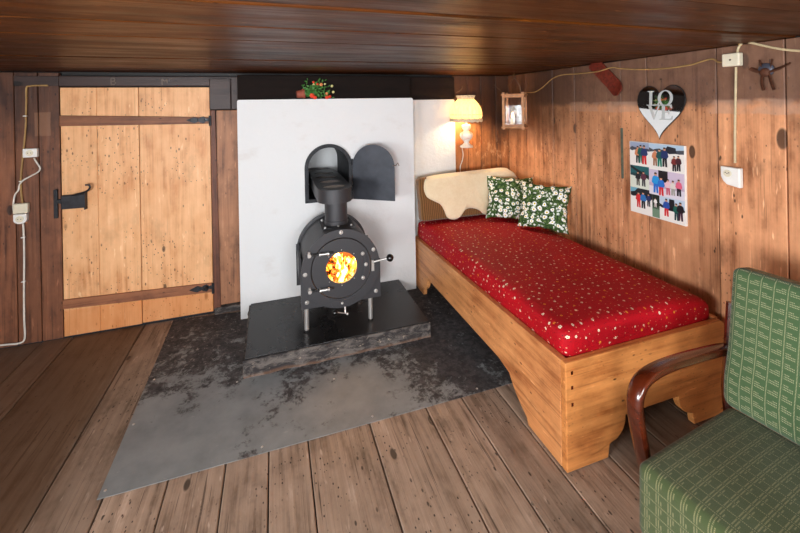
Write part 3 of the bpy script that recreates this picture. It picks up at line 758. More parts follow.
# flue
fy = .20
bm = newbm(); box(bm, -.125, .125, fy-.12, fy+.12, zc+.262, zc+.268)
for v in bm.verts: pass
obj('flue_flange', bm, m_stove, st, bevel=.002)
for x, y in ((-.10, fy-.105), (.10, fy-.105), (0, fy-.108), (-.10, fy+.10), (.10, fy+.10)):
    bm = newbm(); cyl(bm, (x, y, zc+.2675), (x, y, zc+.278), .009, seg=6); obj('flange_bolt', bm, m_chrome, st)
zb = L(1.015)
bm = newbm(); lathe(bm, [(.092, zc+.24), (.092, zc+.30), (.088, zc+.302), (.088, zb), (.0, zb)], (0, fy, 0), (0, 0, 1), 40); obj('flue_pipe', bm, m_stove, st, smooth=True, angle=40)
# long oval smoke box reaching back into the hatch; four openings on top
def stadium(w, y0, y1, n=14):
    r = w/2; return [(r*math.cos(a), y0+r+r*math.sin(a)) for a in [PI+PI*k/n for k in range(n+1)]]+[(r*math.cos(a), y1-r+r*math.sin(a)) for a in [PI*k/n for k in range(n+1)]]
W = .268; Y0, Y1 = .045, 1.10
holes = [[(.088*math.cos(2*PI*k/28), yy+.060*math.sin(2*PI*k/28)) for k in range(28)] for yy in (.205, .415, .625, .835)]
HB = .105
off = -.012
bm = newbm(); prism(bm, stadium(W, Y0, Y1), holes, (off, 0, zb+HB-.006), (1, 0, 0), (0, 1, 0), (0, 0, .006)); sb = obj('smoke_box', bm, m_stove, st, smooth=True)
bm = newbm(); prism(bm, stadium(W-.002, Y0+.001, Y1-.001), [stadium(W-.02, Y0+.01, Y1-.01)], (off, 0, zb+.004), (1, 0, 0), (0, 1, 0), (0, 0, HB-.0105)); prism(bm, stadium(W, Y0, Y1), [], (off, 0, zb), (1, 0, 0), (0, 1, 0), (0, 0, .004)); obj('box_shell', bm, m_stove, sb, smooth=True)
for h in holes:
    bm = newbm(); prism(bm, [(p[0]*.99, p[1]) for p in h], [], (off, 0, zb+HB-.0078), (1, 0, 0), (0, 1, 0), (0, 0, .003)); obj('flue_opening', bm, m_slot, sb)  # pale grey disc set just under the rim of each opening

# fire and logs
def log(a, b, r, lab):
    bm = newbm(); A, B = Vector(a), Vector(b); n = 14
    pts = [A.lerp(B, k/n) for k in range(n+1)]; tube(bm, pts, [r*(1+.12*math.sin(k*1.7)) for k in range(n+1)], 16)
    for v in bm.verts: v.co += v.normal*0+Vector((mnoise.noise(v.co*30), mnoise.noise(v.co*30+Vector((5, 0, 0))), mnoise.noise(v.co*30+Vector((0, 9, 0)))))*.006
    return tag(obj('firewood', bm, m_ember, smooth=True, angle=180), lab, 'log', 'logs burning in the stove')
log((SX-.15, SY+.13, SZ-.150), (SX+.15, SY+.20, SZ-.13), .045, 'glowing log lying crosswise low in the stove fire')
log((SX-.02, SY+.08, SZ-.085), (SX-.06, SY+.3, SZ-.0), .036, 'charred log leaning back behind the stove window')
bm = newbm(); rr = random.Random(9)
for k in range(16):
    x = SX+rr.uniform(-.14, .14); y = SY+rr.uniform(.08, .30); h = rr.uniform(.16, .30)*(1.15-abs(x-SX)*2.2); r = rr.uniform(.025, .05); z0 = SZ-.19; lean = rr.uniform(-.04, .04)
    h = min(h, SZ+.15-z0)
    n = 9; tube(bm, [(x+lean*(t/n)**2+.012*math.sin(t*1.3+k), y, z0+h*t/n) for t in range(n+1)], [max(.002, r*math.sin(PI*(.18+.82*t/n))**.8) for t in range(n+1)], 10, flat=.6)
fl = tag(obj('fire', bm, m_fire, smooth=True, angle=180), 'bright orange fire burning behind the round stove window', 'fire'); fl['kind'] = 'stuff'

# soot hatch: arched iron tube in the wall with its door swung open
ht = tag(empty('soot_hatch', ((HX0+HX1)/2, 3.45, HZ0)), 'arched iron soot hatch in the white wall with its door swung open', 'hatch')
cx = (HX0+HX1)/2; hs = HZS-HZ0; hw = (HX1-HX0)/2
A = [(p[0]-cx, p[1]-HZ0) for p in arch(HX0+.007, HX1-.007, HZ0+.007, HZS, 24)]; B = [(p[0]-cx, p[1]-HZ0) for p in arch(HX0+.019, HX1-.019, HZ0+.019, HZS, 24)]
bm = newbm(); prism(bm, A, [B], (0, -.020, 0), (1, 0, 0), (0, 0, 1), (0, .66, 0)); obj('hatch_tube', bm, m_hatchtube, ht)
A2 = [(p[0]-cx, p[1]-HZ0) for p in arch(HX0-.012, HX1+.012, HZ0-.012, HZS, 24)]
bm = newbm(); prism(bm, A2, [A], (0, -.018, 0), (1, 0, 0), (0, 0, 1), (0, .016, 0)); obj('hatch_frame', bm, m_hatchtube, ht, bevel=.003)
a = math.atan2(-.217, .313)
hd_ = bpy.data.objects.new('door_pivot', None)
D = [(p[0]-cx+hw+.004, p[1]-HZ0) for p in arch(HX0-.006, HX1-.004, HZ0-.006, HZS, 24)]
bm = newbm(); prism(bm, D, [], (0, -.004, 0), (1, 0, 0), (0, 0, 1), (0, .006, 0))
R_ = Matrix.Translation((hw+.014, -.030, 0)) @ Matrix.Rotation(a, 4, 'Z')
bmesh.ops.transform(bm, matrix=R_, verts=bm.verts); hdoor = obj('hatch_door', bm, m_hatch, ht, bevel=.0012)
bpy.data.objects.remove(hd_)
bm = newbm(); tube(bm, [R_ @ Vector(p) for p in ((.375, -.002, .30), (.405, -.002, .305), (.42, .01, .325), (.43, .01, .30))], .004, 8); obj('hatch_latch', bm, m_wire, hdoor, smooth=True)
for z in (.07, .30):
    bm = newbm(); cyl(bm, (hw+.010, -.030, z), (hw+.010, -.030, z+.05), .009, seg=10); obj('hatch_hinge', bm, m_hatchtube, ht, smooth=True)
# ------------------------------------------------------------------ bed
BX0, BX1, BY0, BY1 = 1.285, 2.375, 1.488, 3.57
bed = tag(empty('bed_frame', ((BX0+BX1)/2, BY0, .003)), 'rustic pine bed frame with scroll-cut feet along the right wall', 'bed')
bcx = (BX0+BX1)/2
def bezier(p0, p1, p2, n=8): return [tuple(Vector(p0)*(1-t)**2+Vector(p1)*2*t*(1-t)+Vector(p2)*t*t) for t in [k/n for k in range(n+1)]]
# foot board (faces the camera)
zf = .517
half = [(BX0, .0), (1.535, .0), (1.545, .062)]+bezier((1.55, .066), (1.635, .085), (1.648, .155), 8)+[(1.650, .178), (1.70, .180)]
mir = [(BX0+BX1-p[0], p[1]) for p in half[::-1]]
top = [(BX1, zf-.03), (BX1-.012, zf-.008), (BX1-.035, zf), (BX0, zf)]
poly = half+mir+top
bm = newbm(); prism(bm, [(p[0]-bcx, p[1]) for p in poly], [], (0, 0, 0), (1, 0, 0), (0, 0, 1), (0, .036, 0), .5); obj('footboard', bm, m_bedx, bed, bevel=.005)
# long side rail towards the stove; its top sinks slightly to the head
ye = 3.55-BY0
ra = [(.0, .0)]
pts = [(532, 435), (529, 425), (520, 407), (512, 384), (503, 376)]
P = [at_x(px, py, BX0) for px, py in pts]
foot = [(P[0].y-BY0, .0), (P[1].y-BY0-.01, .035)]+bezier((P[1].y-BY0, .04), (P[2].y-BY0+.02, .09), (P[3].y-BY0, .17), 6)+[(P[4].y-BY0+.03, .192)]
far = [(ye-.36, .190), (ye-.345, .165)]+bezier((ye-.34, .16), (ye-.325, .08), (ye-.25, .055), 6)+[(ye-.24, .0), (ye, .0)]
rail = [(.0, .0)]+foot+far+[(ye, .465), (.0, zf-.001)]
bm = newbm(); prism(bm, [(q[0]+.0, q[1]) for q in rail], [], (BX0-bcx, .0365, 0), (0, (ye-.0365)/ye, 0), (0, 0, 1), (.036, 0, 0), .5)
obj('side_rail', bm, m_bed, bed, bevel=.005)
bm = newbm(); prism(bm, [(q[0]+.0, q[1]) for q in rail], [], (BX1-bcx-.036, .0365, 0), (0, (ye-.0365)/ye, 0), (0, 0, 1), (.036, 0, 0), .8)
obj('side_rail', bm, m_bed, bed, bevel=.005)
bm = newbm(); box(bm, BX0-bcx+.038, BX1-bcx-.038, ye-.036, ye, .0, .55, .3); obj('headboard', bm, m_bedx, bed, bevel=.005)
for i in range(11):
    y = .06+i*.178
    bm = newbm(); box(bm, BX0-bcx+.038, BX1-bcx-.038, y, y+.11, .405, .425, i/11); obj('slat', bm, m_bedx, bed)
# wooden pegs on the corner joint
for z in (.47, .40, .32):
    bm = newbm(); box(bm, BX0-bcx+.030, BX0-bcx+.042, -.0015, .004, z-.012, z+.004); obj('peg', bm, m_arm, bed)

# mattress
MX0, MX1, MY0, MY1 = 1.325, 2.325, 1.528, 3.505
mc = Vector(((MX0+MX1)/2, (MY0+MY1)/2, 0)); mt = .225
def mfn(p):
    u = (p.x)/(MX1-MX0)*2; v = (p.y)/(MY1-MY0)*2
    top = max(0, p.z/mt+.5)
    p.z += top*(.012*(1-u*u)*(1-v*v) + .006*mnoise.noise(Vector((p.x*3, p.y*3, 0))) )
    p.z -= top*.045*max(0, u)**6*1. 
    p.z -= top*.022*max(0, v)
    # side bulge and the tucked corner fold
    side = 1-abs(p.z)/mt*1.2
    p.x += .006*mnoise.noise(Vector((p.y*5, p.z*8, 3)))*(abs(u) > .9); p.y += .005*mnoise.noise(Vector((p.x*5, p.z*8, 8)))*(abs(v) > .9)
    ov = max(0, min(1, (p.z+mt/2-(.088-.05*(v+1)/2))/.02)); p.x -= .022*ov*max(0, min(1, (-u-.9)/.08)); p.y -= .014*ov*max(0, min(1, (-v-.95)/.04))
    d = (Vector((p.x+(MX1-MX0)/2, p.y+(MY1-MY0)/2)))
    if p.z < mt*.30:
        q = d.y-.055-(.05-p.z*.25-.03)
        k = math.exp(-(q/.012)**2)*max(0, 1-abs(d.x)/.03); p.x += k*.014
    return p
bm = rbox(MX1-MX0, MY1-MY0, mt, .045, (16, 34, 8), mfn, Matrix.Translation((0, 0, mt/2)))
mo = tag(obj('mattress', bm, m_mattress, smooth=True, angle=180, loc=(mc.x, mc.y, .431)), 'red mattress cover with tiny white and orange flowers on the pine bed', 'mattress')

# brown bolster leaning against the wall at the head
bw = 1.13; bh = .43; bt = .12
tilt = rad(-11)
Mb = Matrix.Translation((1.292+bw/2, 3.425, .652+bh/2)) @ Matrix.Rotation(tilt, 4, 'X')
def bfn(p):
    if p.x > bw/2-.22 and p.z > 0:
        t = (p.x-(bw/2-.22))/.22; p.z -= .15*t*t*(p.z/(bh/2))
    if p.z > 0: p.z -= .028*(-p.x/bw+.5)*1.0*(p.z/(bh/2))
    p.y += .006*mnoise.noise(p*5)
    return p
bm = rbox(bw, bt, bh, .035, (16, 3, 12), bfn)
bo = tag(obj('bolster', bm, m_cord, smooth=True, angle=180), 'brown ribbed bolster cushion leaning on the wall at the bed head', 'bolster')
bo.matrix_world = Mb
# sheepskin draped over its front and top edge: outline read in the bolster's own plane
front = -bt/2-.004
def onb(px, py):
    d = _ray(px, py); o = Vector((0, 0, H)); Mi = Mb.inverted(); o2 = Mi @ o; d2 = Mi.to_3x3() @ d
    t = (front-o2.y)/d2.y; q = o2+d2*t; return (q.x, q.z)
ol = [(424, 183), (424, 190), (427, 197), (434, 201), (440, 204), (444, 210), (447, 217), (453, 219.5), (459, 217.5), (463, 212), (467, 208.5), (473, 208), (479, 210), (484, 214), (490, 214.5), (496, 212), (501, 206), (507, 200), (513, 195), (517, 187), (518, 178), (515, 170), (508, 164.5), (500, 163.2), (485, 165), (470, 167), (455, 168.5), (440, 171.5), (430, 175.5), (425.5, 179)]
O = [Vector(onb(*p)) for p in ol]
O = [Vector((p.x, p.y, 0)) for p in O]; O = smooth_path(O+[O[0]], 5)[:-1]
cxy = Vector((.0, .06, 0)); NR = 18
bm = newbm(); rings = []
topz = lambda x: bh/2 - .028*(-x/bw+.5) - (.15*((x-(bw/2-.22))/.22)**2 if x > bw/2-.22 else 0)
for r in range(NR+1):
    t = r/NR; ring = []
    for p in O:
        q = cxy.lerp(p, t); h = .026*(1-t**6)**.7+.004*mnoise.noise(Vector((q.x*25, q.y*25, 0)))*(1-t**8)
        x, s = q.x, q.y; tz = topz(x)-.01
        y = front-h*(1 if s < tz else .6); z = s
        if s > tz-.04:      # roll over the top edge of the bolster
            e = min(s-(tz-.04), .10)
            y = front-h+max(0, e-.02)*.9; z = tz-.04+min(e, .055)*.95+h*.5
        ring.append(bm.verts.new((x, y, z)))
    rings.append(ring)
for a, b in zip(rings, rings[1:]):
    n = len(a)
    for k in range(n): bm.faces.new((a[k], a[(k+1) % n], b[(k+1) % n], b[k]))
bmesh.ops.remove_doubles(bm, verts=bm.verts, dist=1e-5)
bmesh.ops.recalc_face_normals(bm, faces=bm.faces)
sk = tag(obj('sheepskin', bm, m_fur, smooth=True, angle=180), 'cream sheepskin draped over the brown bolster', 'sheepskin'); sk.matrix_world = Mb
md = sk.modifiers.new('thick', 'SOLIDIFY'); md.thickness = .006; md.offset = 0

# cushions
def cushion(w, h, t, seed):
    bm = newbm(); uv = bm.loops.layers.uv.active; n = 30; rr = Vector((seed*3.1, seed*1.7, 0)); G_ = {}
    for side in (1, -1):
        for i in range(n+1):
            for j in range(n+1):
                u, v = i/n*2-1, j/n*2-1
                edge = i in (0, n) or j in (0, n)
                if side == -1 and edge: G_[side, i, j] = G_[1, i, j]; continue
                x = u*w/2*(1-.13*(1-v*v)*abs(u)**2); y = v*h/2*(1-.13*(1-u*u)*abs(v)**2)
                th = t/2*((1-u**4)*(1-v**4))**.55
                wr = mnoise.noise(Vector((u*2.2, v*2.2, side))+rr)*.18+1+mnoise.noise(Vector((u*6, v*6, side))+rr)*.10*(abs(u)+abs(v))
                z = side*th*wr
                z += .014*mnoise.noise(Vector((u*1.5, v*1.5, 4))+rr)
                x += .014*mnoise.noise(Vector((u*4, v*4, 7))+rr); y += .014*mnoise.noise(Vector((u*4, v*4, 11))+rr)
                G_[side, i, j] = bm.verts.new((x, y, z))
        for i in range(n):
            for j in range(n):
                ids = [(i, j), (i+1, j), (i+1, j+1), (i, j+1)]
                f = bm.faces.new([G_[(side,)+q] for q in (ids if side == 1 else ids[::-1])])
                for l, q in zip(f.loops, ids if side == 1 else ids[::-1]): l[uv].uv = (q[0]/n*w+seed, q[1]/n*h+side*.7+seed*.37)
    return bm
def place_cushion(bl, br, up, w, h, t, seed, label, off=.0):
    """bottom edge from bl to br, 'up' the direction of the side edges"""
    X = (Vector(br)-Vector(bl)).normalized(); Yv = Vector(up).normalized(); Yv = (Yv-X*Yv.dot(X)).normalized(); Z = X.cross(Yv)
    c = Vector(bl)+X*w/2+Yv*h/2
    M = Matrix(((X.x, Yv.x, Z.x, c.x), (X.y, Yv.y, Z.y, c.y), (X.z, Yv.z, Z.z, c.z), (0, 0, 0, 1)))
    o = tag(obj('cushion', cushion(w, h, t, seed), m_daisy, smooth=True, angle=180), label, 'cushion', 'daisy-print cushions at the bed head'); o.matrix_world = M; return o
place_cushion((1.875, 3.20, .668), (2.28, 2.98, .648), (.15, .19, .40), .46, .44, .13, 1, 'daisy-print cushion leaning on the sheepskin, behind the other one')
place_cushion((2.005, 2.90, .668), (2.285, 2.60, .655), (.16, .10, .35), .43, .42, .13, 2, 'daisy-print cushion in front, propped against the plank wall')

# ------------------------------------------------------------------ armchair
ang = rad(7.7)
ch = tag(empty('armchair', (1.27, 1.10, .003)), 'green checked armchair with curved dark wood arms by the bed foot', 'armchair')
# local axes: x back towards the wall, y towards the camera side (negative world y)
fx = Vector((math.cos(ang), math.sin(ang), 0)); fy_ = Vector((math.sin(ang), -math.cos(ang), 0))
Mc = Matrix(((fx.x, fy_.x, 0, 0), (fx.y, fy_.y, 0, 0), (0, 0, 1, 0), (0, 0, 0, 1)))
SW, SD, ST = .60, .66, .27
def seatfn(p):
    u, v = p.x/SD*2, p.y/SW*2
    if p.z > 0: p.z += .014*(1-u*u)*(1-v*v)-.004
    return p
bm = rbox(SD, SW, ST, .032, (14, 14, 5), seatfn, Mc @ Matrix.Translation((SD/2-.014, SW/2, .405-ST/2)) @ Matrix.Rotation(rad(1.5), 4, 'Y'))
bmesh.ops.recalc_face_normals(bm, faces=bm.faces); obj('seat_cushion', bm, m_seat, ch, smooth=True, angle=180)
BHt = .60; BT = .135
def backfn(p):
    u, v = p.y/SW*2, p.z/BHt*2
    if p.x < 0: p.x -= .022*(1-u*u)*(1-v*v)
    if p.x < 0: p.x -= .018*math.exp(-((v+.62)/.3)**2)
    return p
bm = rbox(BT, SW+.02, BHt, .035, (3, 14, 14), backfn)
# backrest pattern runs up the cushion: swap so that u is across and v is up
uvl = bm.loops.layers.uv.active
for f in bm.faces:
    for l in f.loops:
        p = l.vert.co; l[uvl].uv = (p.y, p.z)
bmesh.ops.transform(bm, matrix=Mc @ Matrix.Translation((.605, SW/2, .398)) @ Matrix.Rotation(rad(9.5), 4, 'Y') @ Matrix.Translation((BT/2, 0, BHt/2)), verts=bm.verts)
bmesh.ops.recalc_face_normals(bm, faces=bm.faces); obj('back_cushion', bm, m_chair, ch, smooth=True, angle=180)
def arm(side):
    y = -.052 if side < 0 else SW+.052
    path = smooth_path([(.20, y, .003), (.155, y, .20), (.108, y, .36), (.075, y, .50), (.072, y, .575), (.105, y, .625), (.17, y, .643), (.27, y, .643), (.40, y, .630), (.53, y, .612), (.68, y, .588), (.80, y, .562)], 6)
    bm = newbm(); n0 = 0; secs = []
    for i, p in enumerate(path):
        d = (path[min(i+1, len(path)-1)]-path[max(i-1, 0)]).normalized(); nrm = Vector((0, 1, 0)).cross(d).normalized()
        t = .016; w = .029
        secs.append([bm.verts.new(Mc @ (p+Vector((0, a*w, 0))+nrm*b*t)) for a, b in ((-1, -.6), (-.75, -1), (.75, -1), (1, -.6), (1, .6), (.75, 1), (-.75, 1), (-1, .6))])
    for a, b in zip(secs, secs[1:]):
        for k in range(8): bm.faces.new((a[k], a[(k+1) % 8], b[(k+1) % 8], b[k]))
    bm.faces.new(secs[0][::-1]); bm.faces.new(secs[-1]); bmesh.ops.recalc_face_normals(bm, faces=bm.faces)
    obj('armrest', bm, m_arm, ch, smooth=True, angle=50)
    bm = newbm(); tube(bm, [Mc @ Vector((.79, y, .0)), Mc @ Vector((.74, y, .40)), Mc @ Vector((.80, y, .78))], .019, 8); obj('rear_leg', bm, m_arm, ch, smooth=True)
    bm = newbm(); box(bm, .17, .74, y-.012, y+.012, .17, .215, mat=Mc); obj('side_rail', bm, m_arm, ch, bevel=.004)
arm(-1); arm(1)
bm = newbm(); box(bm, .20, .23, -.022, SW+.022, .10, .143, mat=Mc); obj('seat_frame', bm, m_arm, ch, bevel=.004)
bm = newbm(); box(bm, .62, .65, -.022, SW+.022, .10, .143, mat=Mc); obj('seat_frame', bm, m_arm, ch, bevel=.004)
bm = newbm(); box(bm, .775, .795, -.035, SW+.035, .42, .50, mat=Mc); obj('back_rail', bm, m_arm, ch, bevel=.004)

# ------------------------------------------------------------------ wall lamp
lx, ly = 1.838, 3.475
lamp = tag(empty('wall_lamp', (lx, ly, 1.315)), 'lit wall lamp with ruffled cream shade and painted porcelain body', 'lamp')
bm = newbm(); lathe(bm, [(0, 0), (.062, 0), (.066, .008), (.060, .020), (.040, .03), (.026, .045), (.024, .055), (.035, .070), (.055, .092), (.066, .118), (.064, .138), (.050, .152), (.030, .160), (.026, .172), (.038, .184), (.046, .205), (.046, .222), (.030, .228), (.0, .228)], (0, 0, 0), (0, 0, 1), 28)
body = obj('lamp_body', bm, m_porc, lamp, smooth=True, angle=50)
bm = newbm(); cyl(bm, (0, 0, .228), (0, 0, .33), .013, seg=12); obj('lamp_socket', bm, m_cream, lamp, smooth=True)
bm = newbm(); box(bm, .022, .034, .03, .150, .10, .112); obj('wall_bracket', bm, m_wire, lamp, bevel=.003)
sf = lambda a, r, z: (r*(1+.030*math.cos(22*a)*(1 if z < .50 else .5)), z)
bm = newbm(); lathe(bm, [(.148, .285), (.156, .32), (.154, .355), (.143, .395), (.122, .435), (.098, .465), (.078, .485)], (0, 0, 0), (0, 0, 1), 110, fn=sf)
shd = obj('lamp_shade', bm, m_shade, lamp, smooth=True, angle=180); md = shd.modifiers.new('thick', 'SOLIDIFY'); md.thickness = .0015
bm = newbm(); lathe(bm, [(.078, .482), (.084, .500), (.094, .520), (.090, .522), (.076, .502), (.073, .482), (.078, .482)], (0, 0, 0), (0, 0, 1), 90, fn=lambda a, r, z: (r*(1+.05*math.cos(15*a)), z)); obj('top_ruffle', bm, m_trim, shd, smooth=True)
bm = newbm(); lathe(bm, [(.150, .292), (.157, .285), (.160, .268), (.156, .258), (.151, .266), (.148, .285), (.150, .292)], (0, 0, 0), (0, 0, 1), 120, fn=lambda a, r, z: (r*(1+.022*math.cos(30*a)), z+.004*math.cos(15*a))); obj('bottom_fringe', bm, m_trim, shd, smooth=True)
for r, z in ((.157, .330),):
    bm = newbm(); n = 40; tube(bm, [(r*math.cos(2*PI*k/n), r*math.sin(2*PI*k/n), z) for k in range(n+1)], .0022, 6, cap=False); obj('shade_wire', bm, m_wire, shd)
bm = newbm(); lathe(bm, [(0, .33), (.012, .332), (.014, .35), (.027, .385), (.030, .405), (.024, .428), (.0, .438)], (0, 0, 0), (0, 0, 1), 20); obj('light_bulb', bm, m_bulb, lamp, smooth=True)
light('lamp_glow', 'POINT', (lx, ly-.0, 1.30+.34), 8., (1., .72, .42), rad_=.03)
bm = newbm(); tube(bm, smooth_path([(lx-.0, ly+.10, 1.31), (lx+.02, ly+.132, 1.28), (lx+.03, ly+.135, 1.22), (lx+.018, ly+.136, 1.16), (lx-.005, ly+.137, 1.10), (lx, ly+.138, 1.02)], 5), .0045, 8)
tag(obj('lamp_cord', bm, m_cablew, smooth=True), 'short white cord hanging below the cream-shaded wall lamp', 'cord')
bm = newbm(); tube(bm, smooth_path([(lx-.03, YB-.024, 1.87), (lx+.0, YB-.05, 1.89), (lx+.03, YB-.05, 1.92), (lx+.045, YB-.03, 1.94)], 5), .003, 6)
tag(obj('wall_hook', bm, m_wire, smooth=True), 'small wire hook above the cream lamp shade', 'hook')

# ------------------------------------------------------------------ lantern
ln = Vector((2.205, 3.18, 1.502)); la = math.atan2(-.70, .714)   # front (-y) turned towards the room
lan = tag(empty('lantern', ln, la), 'small wooden lantern with wire crossed panes hanging in the corner', 'lantern')
a_, hh = .088, .352
bm = newbm()
for sx in (-1, 1):
    for sy in (-1, 1): box(bm, sx*a_-.011, sx*a_+.011, sy*a_-.011, sy*a_+.011, .0, hh, .2)
obj('lantern_post', bm, m_lanwood, lan, bevel=.002)
for z, nm in ((.012, 'lantern_base'), (hh-.030, 'lantern_top')):
    bm = newbm(); box(bm, -a_-.020, a_+.020, -a_-.020, a_+.020, z, z+.014); obj(nm, bm, m_lanwood, lan, bevel=.002)
bm = newbm()
for s in (-1, 1):
    for z in (.030, hh-.048):
        bm = newbm(); box(bm, -a_+.0115, a_-.0115, s*a_-.007, s*a_+.007, z, z+.016); obj('lantern_rail', bm, m_lanwood, lan, bevel=.001)
        bm = newbm(); box(bm, s*a_-.007, s*a_+.007, -a_+.0115, a_-.0115, z, z+.016); obj('lantern_rail', bm, m_lanwood, lan, bevel=.001)
for ax in (0, 1):
    for s in (-1, 1):
        bm = newbm(); z0, z1 = .047, hh-.049
        if ax: box(bm, -a_+.012, a_-.012, s*a_-.001, s*a_+.001, z0, z1)
        else: box(bm, s*a_-.001, s*a_+.001, -a_+.012, a_-.012, z0, z1)
        pn = obj('lantern_pane', bm, m_glass, lan)
        bm = newbm(); o_ = s*(a_+.006); e_ = a_-.012
        for k in (-1, 1):
            pts = [Vector((k*e_*math.copysign(abs(t)**1.3, t), 0, (z0+z1)/2+t*(z1-z0)/2)) for t in [i/6-1 for i in range(13)]]
            tube(bm, [((p.x, o_, p.z) if ax else (o_, p.x, p.z)) for p in pts], .0018, 5)
        obj('pane_wire', bm, m_wire, pn)
bm = newbm(); tube(bm, smooth_path([(-.06, 0, hh-.016), (-.05, 0, hh+.06), (-.015, 0, hh+.12), (0, 0, hh+.135), (.015, 0, hh+.12), (.05, 0, hh+.06), (.06, 0, hh-.016)], 5), .0022, 6); obj('lantern_bail', bm, m_wire, lan, smooth=True)
bm = newbm(); tube(bm, smooth_path([(ln.x, ln.y, ZC-.002), (ln.x, ln.y, ZC-.03), (ln.x+.012, ln.y, ZC-.05), (ln.x, ln.y, ln.z+hh+.128), (ln.x-.012, ln.y, ln.z+hh+.14)], 5), .0026, 6)
tag(obj('ceiling_hook', bm, m_wire, smooth=True), 'thin wire hook in the ceiling carrying the wooden lantern', 'hook')
cd = Vector((ln.x-.02, ln.y+.01, ln.z+.0275))
candle = tag(empty('candle', cd), 'lit white candle standing inside the wooden lantern', 'candle')
bm = newbm(); lathe(bm, [(0, 0), (.017, 0), (.017, .075), (.014, .078), (0, .074)], (0, 0, 0), (0, 0, 1), 18); obj('candle_body', bm, m_wax, candle, smooth=True, angle=50)
bm = newbm(); lathe(bm, [(0, .080), (.009, .092), (.011, .102), (.006, .122), (0, .138)], (0, 0, 0), (0, 0, 1), 12); obj('candle_flame', bm, m_flame, candle, smooth=True)
bm = newbm(); cyl(bm, (0, 0, .073), (0, 0, .086), .0014, seg=6); obj('wick', bm, m_black, candle)
light('candle_glow', 'POINT', (cd.x, cd.y, cd.z+.11), .3, (1., .60, .28), rad_=.012)

# fire light
light('fire_glow', 'POINT', (SX, SY+.08, SZ+.02), 5., (1., .48, .16), rad_=.06)

# ------------------------------------------------------------------ heart mirror, photographs and small things on the right wall
def wall_frame(y, z, off=.003): return Vector((XR-off, y, z))
# right wall plane axes: u = towards the camera (-y) so that things read left to right, v = up
U = Vector((0, -1, 0)); VZ = Vector((0, 0, 1)); Wn = Vector((-1, 0, 0))
hy, hz = 1.881, 1.505
def heart(s=1., n=44):
    P = []
    for k in range(n):
        t = 2*PI*k/n
        P.append((.0100*s*16*math.sin(t)**3*1.02, .0100*s*(13*math.cos(t)-5*math.cos(2*t)-2*math.cos(3*t)-math.cos(4*t))*1.20))
    return P
HS = 1.03
hm = tag(empty('heart_mirror', (XR-.004, hy, hz+.196)), 'heart-shaped mirror with frosted LOVE lettering on the plank wall', 'mirror')
tl = Matrix.Rotation(rad(2.6), 4, 'Y')    # the mirror hangs with a slight forward tilt
def hp(bm): bmesh.ops.transform(bm, matrix=tl, verts=bm.verts); return bm
bm = newbm(); prism(bm, heart(HS), [], Wn*.012, U, VZ, Wn*.004); obj('mirror_back', hp(bm), m_dark, hm)
bm = newbm(); prism(bm, heart(HS*.975), [], Wn*.0162, U, VZ, Wn*.0015); obj('mirror_glass', hp(bm), m_mirror, hm)
def ell(cx, cz, rx, rz, n=28): return [(cx+rx*math.cos(2*PI*k/n), cz+rz*math.sin(2*PI*k/n)) for k in range(n)]
LT = [
 ('letter_l', [[(0, 0), (.070, 0), (.076, .026), (.070, .026), (.062, .009), (.030, .009), (.030, .091), (.042, .095), (.042, .1), (0, .1), (0, .095), (.012, .091), (.012, .009), (0, .005)]], [], (-.088, .012)),
 ('letter_o', [ell(.047, .05, .046, .052)], [ell(.047, .05, .028, .045)], (-.016, .012)),
 ('letter_v', [[(0, .1), (0, .095), (.010, .092), (.046, 0), (.050, 0), (.084, .092), (.094, .095), (.094, .1), (.060, .1), (.060, .095), (.074, .091), (.052, .028), (.031, .091), (.042, .095), (.042, .1)]], [], (-.094, -.080)),
 ('letter_e', [[(0, 0), (.076, 0), (.080, .028), (.074, .028), (.066, .009), (.032, .009), (.032, .047), (.050, .047), (.053, .036), (.058, .036), (.058, .066), (.053, .066), (.050, .055), (.032, .055), (.032, .091), (.060, .091), (.068, .076), (.074, .076), (.071, .1), (0, .1), (0, .095), (.013, .091), (.013, .009), (0, .005)]], [], (.000, -.080)),
]
for nm, outs, hol, (ox, oz) in LT:
    bm = newbm(); prism(bm, [(p[0]*1.12+ox, p[1]*1.0+oz) for p in outs[0]], [[(p[0]*1.12+ox, p[1]*1.0+oz) for p in h] for h in hol], Wn*.0180, U, VZ, Wn*.0006); obj(nm, hp(bm), m_frost, hm)
bm = newbm(); tube(bm, [(XR-.016, hy, hz+.196+.058), (XR-.008, hy, hz+.196+.13), (XR-.003, hy, hz+.196+.19)], .0015, 6); cyl(bm, (XR-.001, hy, hz+.386), (XR-.016, hy, hz+.386), .003, seg=8)
tag(obj('mirror_hanger', bm, m_wire), 'thin cord and nail holding up the heart mirror', 'cord')
hm.location.z = hz+.198

